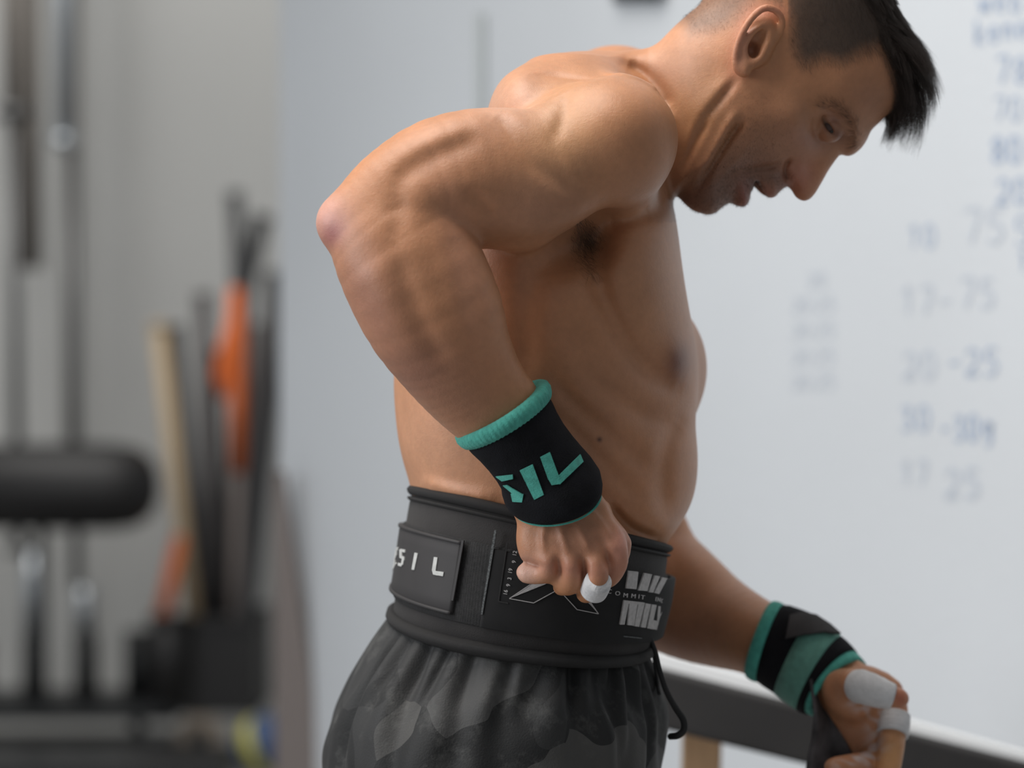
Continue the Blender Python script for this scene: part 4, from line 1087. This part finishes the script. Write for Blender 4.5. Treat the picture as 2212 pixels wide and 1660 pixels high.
def seg(p, q_, w_):
    p, q_ = np.array(p, float), np.array(q_, float); t = q_-p; n = np.array([-t[1], t[0]])/np.hypot(*t)*w_/2
    return [tuple(p+n), tuple(q_+n), tuple(q_-n), tuple(p-n)]
def font_mesh(txt):
    cu = bpy.data.curves.new('t', 'FONT'); cu.body = txt; cu.size = 1.0; cu.resolution_u = 3
    o = bpy.data.objects.new('t', cu); COL.objects.link(o); dg = bpy.context.evaluated_depsgraph_get(); m_ = o.evaluated_get(dg).to_mesh()
    v = np.array([tuple(x.co) for x in m_.vertices]); f = [tuple(p.vertices) for p in m_.polygons]
    o.evaluated_get(dg).to_mesh_clear(); bpy.data.objects.remove(o); bpy.data.curves.remove(cu); return v, f
def text_on(name, L, items, off, m, parent):
    """items: text, x, y (px of the baseline start), height px, angle deg, squeeze"""
    V = []; F_ = []
    for (txt, x, y, h, ang, sq) in items:
        v, f = font_mesh(txt); c, s = math.cos(math.radians(ang)), math.sin(math.radians(ang)); k = h/.72
        for (dx, dy) in ((0, 0), (.6, 0)):
            px = x+v[:, 0]*k*sq*c+v[:, 1]*k*s+dx; py = y+v[:, 0]*k*sq*s-v[:, 1]*k*c+dy
            a, t = L.inv(px, py, off); n0 = len(V); V.extend(L.pt(a, t, np.full(len(a), off+.0008+dx*.0002))); F_ += [tuple(n0+i for i in ff) for ff in f]
    return mesh(name, V, F_, m, parent)

# ------------------------------------------------------------ belt
BL = Loft([(0, (898, 1060), (1434, 1184), -18, .170, .1490), (.5, (878, 1202), (1417, 1298), 4, .170, .1490), (1, (857, 1338), (1388, 1406), 24, .172, .1490)], (-.12, 1), 2.2)
belt = ring_mesh('belt', BL, [(.015, -.004), (.03, .003), (.10, .004), (.25, .0045), (.5, .0045), (.8, .0045), (.95, .004), (.97, -.004)], M['neo'], person)
tag(belt, 'wide black lifting belt with woven strap')
ring_mesh('top_binding', BL, [(-.02, -.003), (-.035, .002), (-.028, .0062), (-.005, .0082), (.02, .0070), (.038, .0045), (.042, .001)], M['rim'], belt)
ring_mesh('upper_fold', BL, [(.045, .002), (.050, .0062), (.062, .0068), (.075, .0052), (.082, .003)], M['rim'], belt)
ring_mesh('bottom_binding', BL, [(.90, .002), (.908, .0068), (.93, .0100), (.965, .0105), (.995, .0080), (1.008, .0030), (1.0, -.003)], M['rim'], belt)
ring_mesh('webbing', BL, strap_prof(.245, .80, .003, .0068), M['nylon'], belt)
# rubber patch on the back
def th_at(px, py): return BL.inv([px], [py], .007)[0][0]
ptop, pbot = .255, .775
a0 = BL.inv([1002], [1166], .008)[0][0]; a1 = BL.inv([979], [1300], .008)[0][0]
patch = ring_mesh('rubber_patch', BL, strap_prof(.268, .752, .005, .0098), M['rubber'], belt, (a0+a1)/2+.0, math.pi+.75, 70, closed=False)
ring_mesh('patch_rim', BL, [(.262, .006), (.262, .0112), (.280, .0112), (.284, .0098)], M['rubber'], belt, (a0+a1)/2, math.pi+.75, 70, closed=False)
ring_mesh('patch_rim', BL, [(.736, .0098), (.740, .0112), (.758, .0112), (.758, .006)], M['rubber'], belt, (a0+a1)/2, math.pi+.75, 70, closed=False)
decal('patch_rim', BL, [seg((1001, 1168), (978, 1298), 5)], .0100, M['rubber'], belt, .0012, 6)
z = lambda rows: zq(5.928, 820, 1120, rows)
decal('letter', BL, z([[(702, 498), (748, 504), (722, 676), (677, 668)], [(677, 664), (722, 672), (745, 735), (692, 722)], [(715, 676), (827, 690), (816, 745), (722, 728)]]), .0100, M['whiteprint'], belt)
decal('letter', BL, z([[(455, 442), (496, 450), (450, 664), (416, 660)]]), .0100, M['whiteprint'], belt)
decal('letter', BL, z([[(272, 393), (333, 405), (330, 442), (272, 430)], [(262, 402), (290, 415), (290, 492), (262, 484)], [(265, 470), (322, 498), (322, 538), (262, 506)],
                       [(295, 510), (324, 512), (305, 600), (282, 600)], [(243, 572), (292, 580), (285, 620), (243, 608)]]), .0100, M['whiteprint'], belt)
decal('letter', BL, z([[(222, 372), (248, 372), (244, 410), (222, 402)], [(214, 385), (234, 390), (212, 550), (194, 545)], [(190, 535), (214, 545), (216, 585), (188, 580)]]), .0100, M['whiteprint'], belt)
# hook-and-loop strap end wrapping to the front
f0 = BL.inv([1070], [1148], .009)[0][0]; f1 = BL.inv([1040], [1326], .009)[0][0]; fm = (f0+f1)/2
def flap_disp(TH, t): return .0062*np.clip((.75-TH)/.9, 0, 1)**1.5
flap = ring_mesh('strap_end', BL, strap_prof(.262, .800, .005, .0100), M['velcro'], belt, -.52, fm, 110, disp=flap_disp, closed=False)
decal('strap_stitching', BL, [seg((1071, 1146), (1054, 1250), 5), seg((1054, 1250), (1041, 1328), 4)], .0100, M['edge'], belt, .0010, 6)
decal('strap_stitching', BL, [seg((1346, 1375), (1385, 1379), 2.5)], .0100, M['edge'], belt, .0010, 6)
decal('number_panel', BL, [seg((1096, 1172), (1077, 1300), 3), seg((1077, 1300), (1098, 1304), 3), seg((1096, 1172), (1116, 1173), 3)], .0100, M['rim'], belt, .0007, 5)
nb_ = [('16', 1601, 990), ('9', 1640, 880), ('3', 1655, 795), ('19', 1662, 715), ('9', 1712, 580), ('12', 1718, 490)]
text_on('number_print', BL, [(s_, 820+(x+28)/5.928, 1120+y/5.928, 8.6, -79, 1.0) for s_, x, y in nb_], .0100, M['greyprint'], belt)
z4 = lambda rows: zq(3.16, 800, 1000, rows)
decal('cross_emblem', BL, z4([[(950, 928), (1090, 833), (1240, 800), (1190, 832)], [(1340, 868), (1420, 878), (1555, 1032), (1492, 940)]]), .0100, M['greyprint'], belt)
Lz = lambda p: (800+p[0]/3.16, 1000+p[1]/3.16)
decal('emblem_outline', BL, [seg(Lz(a_), Lz(b_), 1.6) for a_, b_ in (((950, 928), (1115, 958)), ((1115, 958), (1268, 874)), ((950, 928), (1090, 833)), ((1298, 880), (1410, 1003)), ((1410, 1003), (1555, 1032)), ((1555, 1032), (1492, 940)))], .0102, M['greyprint'], belt, .0007, 5)
zb = lambda rows: zq(5.186, 1280, 1120, rows)
MO = .0105
decal('block_lettering', BL, zb([[(398, 588), (505, 600), (483, 795), (368, 785)], [(572, 612), (657, 628), (605, 815), (503, 808)], [(690, 640), (746, 650), (668, 832), (620, 828)],
      [(772, 660), (828, 672), (735, 848), (680, 835)], [(876, 700), (904, 704), (850, 887), (818, 882)], [(910, 704), (934, 708), (905, 902), (884, 897)]]), MO, M['greyprint'], belt, .0010)
decal('block_lettering', BL, zb([[(345, 918), (402, 924), (350, 1190), (300, 1190)], [(345, 918), (575, 945), (570, 975), (340, 948)], [(408, 926), (498, 936), (455, 1203), (386, 1195)],
      [(508, 936), (575, 945), (512, 1215), (460, 1208)], [(585, 952), (642, 962), (585, 1225), (535, 1220)], [(655, 965), (708, 972), (650, 1238), (607, 1232)], [(668, 1140), (722, 1150), (702, 1247), (645, 1240)],
      [(728, 985), (752, 985), (738, 1255), (703, 1250)], [(796, 1000), (822, 1006), (762, 1120), (745, 1085)], [(742, 1090), (762, 1120), (770, 1270), (748, 1262)], [(832, 1018), (854, 1024), (782, 1200), (764, 1195)],
      [(856, 1030), (880, 1035), (800, 1275), (770, 1270)]]), MO, M['greyprint'], belt, .0010)
bz = lambda x, y: (1280+x/5.186, 1120+y/5.186)
text_on('slogan_print', BL, [(c_, *bz(x, y), 9.6, 8, 1.05) for c_, x, y in (('C', 152, 838), ('O', 240, 860), ('M', 330, 882), ('M', 418, 890), ('I', 498, 898), ('T', 528, 905))], MO, M['greyprint'], belt)
text_on('slogan_print', BL, [(c_, *bz(x, y), 9.0, 10, .72) for c_, x, y in (('E', 688, 925), ('N', 712, 930), ('D', 752, 945), ('U', 792, 958), ('R', 828, 968), ('E', 860, 976))], MO, M['greyprint'], belt)

# ------------------------------------------------------------ shorts
SH = Loft([(0, (850, 1318), (1392, 1392), 20, .172, .146), (.08, (806, 1374), (1408, 1430), 16, .172, .155), (.18, (752, 1458), (1424, 1486), 12, .174, .170), (.30, (716, 1540), (1442, 1545), 8, .178, .180),
           (.42, (703, 1610), (1440, 1612), 6, .180, .186), (.6, (704, 1700), (1428, 1700), 4, .18, .188), (1, (735, 2080), (1400, 2080), 0, .18, .185)], (0, 1), 2.15)
pk = [(.25, .05, 1.), (.42, .04, .7), (.62, .06, 1.2), (.80, .035, .8), (.98, .05, 1.), (1.18, .045, 1.3), (1.42, .07, 1.), (1.60, .04, .9), (1.86, .05, 1.1), (2.05, .04, .8), (2.26, .05, 1.2), (2.47, .05, 1.), (2.64, .04, .9), (2.82, .06, 1.2)]
def pleats(TH, t):
    f = np.zeros_like(TH); g = math.exp(-((t-.10)/.12)**2)*1.0+.45*math.exp(-((t-.35)/.3)**2)
    for i, (c, w_, a) in enumerate(pk):
        for m_ in (0, math.pi):
            cc = c+m_+.10*math.sin(i*2.3)*t*2; ww = w_*(1+2.2*t); dd = (TH-cc+math.pi) % (2*math.pi)-math.pi
            f -= a*.0065*np.exp(-(dd/ww)**2)
    long_ = 0
    for (c, slope, w_, a) in ((.92, -.25, .045, .010), (.62, .35, .04, .008), (.36, .30, .05, .009), (2.62, .25, .05, .009), (1.75, .10, .08, .006), (2.2, -.1, .07, .006)):
        dd = TH-(c+slope*t); f -= a*np.exp(-(dd/w_)**2)*min(1, t*4)*.8; f += a*.6*np.exp(-((dd-.10)/.07)**2)*min(1, t*4)
    return f*g*1.15+(.0022*np.sin(TH*5+t*9)+.0010*np.sin(TH*13-t*18+1))*min(1, t*6)
shorts = ring_mesh('shorts', SH, [(t, 0) for t in np.linspace(0, 1, 90)]+[(1, -.02)], M['camo'], person, n=520, disp=pleats)
tag(shorts, 'dark camouflage shorts with gathered waist')
bm = bmesh.new(); cp = spline([(1405, 1378, .10), (1416, 1410, .10), (1424, 1445, .10), (1438, 1490, .10), (1458, 1528, .11), (1476, 1556, .11), (1477, 1578, .11), (1464, 1590, .11), (1448, 1592, .12)], 40)
add_tube(bm, [P(*c) for c in cp], [RR(4.4+3.0*min(1, i/24), .1) for i in range(40)], 10); bm_obj('drawcord', bm, M['cord'], shorts, True)
bm = bmesh.new(); cp = spline([(1408, 1392, .14), (1414, 1430, .14), (1420, 1475, .14), (1424, 1500, .13)], 20)
add_tube(bm, [P(*c) for c in cp], [RR(4, .1)]*20, 10); bm_obj('drawcord', bm, M['cord'], shorts, True)

# ------------------------------------------------------------ near wristband
NB = Loft([(0, (990, 942), (1174, 826), 20, -.043, .0385), (.15, (1014, 968), (1184, 862), 22, -.041, .0375), (.4, (1052, 1012), (1214, 912), 27, -.037, .0365), (.65, (1084, 1058), (1256, 964), 36, -.033, .0365),
           (.85, (1098, 1090), (1290, 1018), 48, -.030, .037), (1, (1106, 1108), (1296, 1052), 52, -.028, .036)], (.50, .86), 2.05)
knit = lambda TH, t: .0006*np.sin(TH*60)
near_band = ring_mesh('wristband', NB, [(.115, -.004), (.118, .0008), (.15, .0015), (.2, .0015), (.3, .0005), (.42, .0), (.55, -.0005), (.66, .0), (.75, .0018), (.84, .0024), (.92, .0018), (.975, .0005), (1.0, -.003), (1.0, -.006)], M['band'], person, n=120)
tag(near_band, 'black knit wristband with teal cuff and teal letters')
ring_mesh('cuff', NB, [(.02, -.008), (-.01, -.004), (-.015, .0), (.0, .003), (.04, .0045), (.085, .0042), (.12, .0030), (.135, .0008)], M['teal'], near_band, n=180, disp=knit)
ring_mesh('lower_lining', NB, [(1.0, -.002), (1.012, -.0005), (1.022, -.002), (1.018, -.006)], M['teal'], near_band, n=100)
z1 = lambda rows: zq(2.766, 950, 800, rows)
decal('letter', NB, z1([[(478, 600), (555, 563), (622, 745), (565, 775)]]), .0012, M['teal'], near_band, .0005)
decal('letter', NB, z1([[(600, 520), (657, 490), (712, 636), (648, 655)], [(648, 652), (712, 632), (722, 680), (668, 688)], [(700, 640), (838, 503), (857, 548), (716, 684)]]), .0012, M['teal'], near_band, .0005)
decal('letter', NB, z1([[(335, 636), (436, 625), (438, 650), (372, 664)], [(378, 690), (402, 688), (500, 745), (440, 742)], [(425, 738), (500, 742), (492, 790), (436, 786)]]), .0012, M['teal'], near_band, .0005)

# ------------------------------------------------------------ far wristband
FB = Loft([(0, (1614, 1456), (1668, 1306), 20, .29, .034), (.22, (1654, 1482), (1710, 1314), 22, .283, .034), (.45, (1692, 1508), (1757, 1330), 20, .275, .034), (.7, (1724, 1532), (1806, 1370), 22, .265, .0335),
           (1, (1756, 1545), (1858, 1424), 42, .256, .031)], (-.86, -.50), 2.05)
far_band = ring_mesh('wristband', FB, [(.12, -.004), (.13, .0015), (.2, .002), (.3, .0018), (.40, .0015), (.42, -.003)], M['band'], person, n=120)
tag(far_band, 'black and teal wrist wrap with charcoal flap')
ring_mesh('cuff', FB, [(.01, -.008), (-.02, -.003), (-.015, .001), (.02, .0030), (.07, .0032), (.115, .0022), (.135, .0)], M['teal'], far_band, n=140, disp=knit)
def slant(TH, t): return 0*TH
def wrap_ring(name, t0, t1, hi_, m, tilt=.0):
    TH = np.linspace(0, 2*math.pi, 120, endpoint=False); V = []; F_ = []; n = 120
    pr = [(t0, hi_-.004), (t0, hi_), ((t0*2+t1)/3, hi_+.0006), ((t0+2*t1)/3, hi_+.0006), (t1, hi_), (t1, hi_-.004)]
    for t, off in pr: V.append(FB.pt(TH, t+tilt*np.cos(TH), np.full(n, off)))
    V = np.concatenate(V)
    for i in range(len(pr)-1):
        for j in range(n): F_.append((i*n+j, i*n+(j+1) % n, (i+1)*n+(j+1) % n, (i+1)*n+j))
    bm = bmesh.new(); vs = [bm.verts.new(v) for v in V]
    for f in F_: bm.faces.new([vs[i] for i in f])
    return bm_obj(name, bm, m, far_band, True)
wrap_ring('teal_wrap', .40, .76, .0018, M['tealdull'], .05); wrap_ring('black_edge', .73, .90, .0022, M['band'], .02); wrap_ring('cuff', .885, 1.03, .0008, M['teal'], .0)
zf = lambda rows: zq(4.369, 1560, 1280, rows)
decal('flap', FB, zf([[(640, 225), (760, 200), (800, 400), (600, 440)], [(760, 200), (880, 225), (960, 380), (800, 405)], [(880, 225), (1010, 310), (1110, 400), (950, 380)]]), .0050, M['flap'], far_band, .0022, 6)

# leather grip hanging from the far wrist
Lf = np.array([(1748, 1468), (1752, 1500), (1757, 1540), (1753, 1590), (1745, 1630), (1738, 1680), (1734, 1740)], float); Rt = np.array([(1768, 1476), (1782, 1520), (1808, 1572), (1834, 1612), (1850, 1650), (1852, 1690), (1850, 1740)], float)
Lf = spline(Lf, 16); Rt = spline(Rt, 16); V = []; nn = 10
for i in range(16):
    for j in range(nn):
        u = j/(nn-1); p = Lf[i]*(1-u)+Rt[i]*u; V.append(P(p[0], p[1], .222+.012*math.sin(u*3.1)+.016*u+.004*math.sin(i*.7)))
F_ = [(i*nn+j, i*nn+j+1, (i+1)*nn+j+1, (i+1)*nn+j) for i in range(15) for j in range(nn-1)]
grip = mesh('hand_grip', V, F_, M['leather'], person, True); so = grip.modifiers.new('s', 'SOLIDIFY'); so.thickness = .0025
tag(grip, 'dark grey leather palm grip dusted with chalk')

# athletic tape
def tape(pts, lab):
    q_ = spline(pts, 14); bm = bmesh.new()
    A = [Vector(P(a, b, e)) for a, b, r, e in q_]; R_ = [RR(r, e) for a, b, r, e in q_]
    t0 = (A[1]-A[0]).normalized(); t1 = (A[-1]-A[-2]).normalized()
    A = [A[0]+t0*.0004]+A+[A[-1]-t1*.0004]; R_ = [R_[0]*.9]+[r*(1+.012*math.sin(i*2.2)) for i, r in enumerate(R_)]+[R_[-1]*.9]
    add_tube(bm, A, R_, 36, False); o = bm_obj('finger_tape', bm, M['tape'], person, True); return tag(o, lab)
tape([(1293, 1256, 29.5, -.0535), (1288, 1266, 30.5, -.0470), (1282, 1278, 30, -.0400)], 'white tape ring on a finger of the fist')
tape([(1848, 1481, 33, .2075), (1856, 1483, 37, .204), (1880, 1490, 36, .198), (1905, 1499, 33, .195), (1928, 1506, 28, .195)], 'white tape round the far thumb')
tape([(1933, 1546, 34, .232), (1931, 1566, 35, .227), (1928, 1588, 35, .222)], 'white tape round the far forefinger')

# ------------------------------------------------------------ eyes, hair
for sd_, nm in ((1, 'near'), (-1, 'far')):
    c = hP(1793, 279, sd_*.0335)
    bm = bmesh.new(); bmesh.ops.create_uvsphere(bm, u_segments=32, v_segments=20, radius=.0101, matrix=Matrix.Translation(Vector(c))); eb = bm_obj('eyeball', bm, M['eye'], person, True)
    g = hP(1802, 292, sd_*.0335+sd_*.0075)-c; g = Vector(g).normalized()
    bm = bmesh.new(); lathe(bm, Vector(c), g, [(.0080, .0060), (.0092, .0046), (.0101, .0026), (.0103, .0008)], 24); bm_obj('iris', bm, M['iris'], eb, True)

vn = np.zeros(len(me.vertices)*3); me.vertices.foreach_get('normal', vn) if False else me.vertex_normals.foreach_get('vector', vn); vn = vn.reshape(-1, 3)[:len(BV)]
def strands(name, roots, normals, dirs, length, rise, radius, m, seg_=5, curl=0.0, seedv=1, lab=None, tip=.25, bend=None):
    """roots (n,3); each strand leaves along its normal and bends to dirs"""
    n = len(roots); r_ = np.random.default_rng(seedv); s = np.linspace(0, 1, seg_)
    pts = np.zeros((n, seg_, 3)); side = np.cross(normals, dirs); ph = r_.uniform(0, 6.28, n)
    for j, u in enumerate(s):
        h = rise*(u-.35*u*u)*1.5; a = (u*(1-.3*rise)+.25*u*u)
        pts[:, j] = roots+normals*(length*h)[:, None]+dirs*(length*a)[:, None]+side*(length*curl*np.sin(ph+u*2.2)*u)[:, None]
        if bend is not None: pts[:, j] += bend*(length*u**3)[:, None]
    hc = bpy.data.hair_curves.new(name); hc.add_curves([seg_]*n)
    hc.attributes['position'].data.foreach_set('vector', pts.astype(F32).ravel())
    at = hc.attributes.get('radius') or hc.attributes.new('radius', 'FLOAT', 'POINT')
    rad = (radius*(1-(1-tip)*s))[None]*np.ones((n, 1)); at.data.foreach_set('value', rad.astype(F32).ravel())
    hc.materials.append(m); o = bpy.data.objects.new(name, hc); COL.objects.link(o); o.parent = person
    if lab: o['label'] = lab
    return o
def pick(mask, n, seedv):
    ix = np.nonzero(mask)[0]; r_ = np.random.default_rng(seedv)
    return r_.choice(ix, n, replace=len(ix) < n)
def wv(v): return np.array([v[0], 0, -v[1]])/np.hypot(*v)      # picture direction -> world
def nrm(a): return a/(np.linalg.norm(a, axis=1, keepdims=True)+1e-12)
Ucoord = (hpx-1628)*.81-(hpy-104)*.59; Fcoord = (hpx-1628)*.59+(hpy-104)*.81
ok_s = hm & ~ear & (sgnd > 0)
# clipped sides and back
ix = pick(ok_s & (hpx > 1475), 36000, 3); r_ = np.random.default_rng(5)
jit = r_.uniform(-3, 3, (len(ix), 3))*.0005
d_ = nrm(wv((.35, 1.0))[None]+r_.normal(0, .25, (len(ix), 3))); d_ = nrm(d_-vn[ix]*(d_*vn[ix]).sum(1)[:, None])
lenmap = .0022+.0035*sstep(hpx[ix], 1560, 1700)+.006*sstep(Ucoord[ix], 120, 190)
strands('clipped_hair', BV[ix]+jit-vn[ix]*.0006, vn[ix], d_, lenmap*r_.uniform(.7, 1.2, len(ix)), np.full(len(ix), .35), .00005, M['clip'], 4, .1, 6, 'short clipped brown hair at sides and nape')
# longer top swept forward
lm = .004+.007*sstep(Ucoord, 178, 230)+.030*sstep(Ucoord, 170, 255)*sstep(Fcoord, 95, 190)+.016*sstep(Fcoord, 215, 300)*sstep(Ucoord, 120, 160)
ix = pick(ok_s & (lm > .010) & (sgnd > 3), 26000, 8)
r_ = np.random.default_rng(9)
B_ = BV[ix]
# strands gather into locks: each takes the sweep of its nearest lock centre
nl = 260; cen = B_[r_.choice(len(B_), nl, replace=False)]; lk = np.array([np.argmin(((cen-b)**2).sum(1)) for b in B_])
ld = r_.normal(0, 1, (nl, 3)); lr = r_.uniform(-1, 1, nl); ll = r_.uniform(.82, 1.1, nl)
d_ = nrm(wv((.42, 1.0))[None]+ld[lk]*.16+r_.normal(0, .05, (len(ix), 3))); d_ = nrm(d_-vn[ix]*(d_*vn[ix]).sum(1)[:, None]*.8)
ln = .93*lm[ix]*ll[lk]*r_.uniform(.75, 1.05, len(ix)); rise = np.clip(.62+.14*lr[lk]+r_.uniform(-.06, .06, len(ix)), .25, 1.0)
pull = (cen[lk]-B_)*.55
front = sstep(Fcoord[ix], 190, 300)
bend = wv((-.62, .60))[None]*(.08+.42*front)[:, None]+pull/np.maximum(ln, .008)[:, None]
strands('hair', B_-vn[ix]*.001, vn[ix], d_, ln, rise, .00009, M['hair'], 8, .05, 10, 'dark brown hair swept forward over the brow', tip=.25, bend=bend)
# brows, stubble, armpit hair, lashes
def along(rows, n, seedv, spread):
    c = spline(rows, 200); r_ = np.random.default_rng(seedv); k = r_.integers(0, 200, n); p = c[k]+r_.normal(0, spread, (n, 2)); return p, k/200
bc = spline([conv(a, b, Hlat(a, b)) for a, b in ((1758, 232), (1778, 226), (1806, 228), (1828, 240), (1844, 264), (1851, 290), (1850, 312))], 60)
near_ = np.nonzero(hm & (hpx > 1740) & (hpx < 1880) & (hpy > 210) & (hpy < 335))[0]
bd = np.array([np.hypot(bc[:, 0]-x, bc[:, 1]-y).min() for x, y in zip(hpx[near_], hpy[near_])])
bw = np.exp(-(bd/8.0)**2)*(bd < 15)*(np.abs(hl[near_, 1]) > .006)
r_ = np.random.default_rng(12); ix = near_[r_.choice(len(near_), 1500, p=bw/bw.sum())]
d_ = nrm(wv((-.60, -.55))[None]+r_.normal(0, .2, (len(ix), 3))); d_ = nrm(d_-vn[ix]*(d_*vn[ix]).sum(1)[:, None])
strands('eyebrow', BV[ix]-vn[ix]*.0004+r_.uniform(-1, 1, (len(ix), 3))*.0006, vn[ix], d_, r_.uniform(.004, .009, len(ix)), np.full(len(ix), .35), .00004, M['clip'], 4, .1, 4)
jaw = hm & (Fcoord > -40) & (hpy > 215) & (sgnd < -6)
jw = np.where(jaw, np.clip(np.exp(-(((hpx-1560)/85)**2+((hpy-400)/75)**2))+.5*np.exp(-(((hpx-1690)/26)**2+((hpy-395)/16)**2))+.45*np.exp(-(((hpx-1600)/60)**2+((hpy-280)/70)**2))
              +.6*np.exp(-(((hpx-1640)/50)**2+((hpy-388)/14)**2)), 0, 1), 0); jw[jw < .06] = 0
r_ = np.random.default_rng(21); ix = r_.choice(len(BV), 15000, p=jw/jw.sum()); d_ = nrm(wv((-.3, 1.0))[None]+r_.normal(0, .4, (len(ix), 3)))
strands('stubble', BV[ix]-vn[ix]*.0003+r_.uniform(-1, 1, (len(ix), 3))*.0006, vn[ix], d_, np.full(len(ix), .0014), np.full(len(ix), .7), .00005, M['bodyhair'], 3, 0, 22, 'short dark stubble on jaw and lip')
aw = np.exp(-(((bpx-1268)/26)**2+((bpy_-535)/42)**2))*(BV[:, 1] < .10)*(BV[:, 1] > -.1); aw[aw < .1] = 0
ix = r_.choice(len(BV), 900, p=aw/aw.sum()); d_ = nrm(wv((.35, 1.0))[None]+r_.normal(0, .35, (len(ix), 3)))
strands('armpit_hair', BV[ix]-vn[ix]*.0005, vn[ix], d_, r_.uniform(.006, .016, len(ix)), np.full(len(ix), .35), .00006, M['bodyhair'], 5, .2, 23)
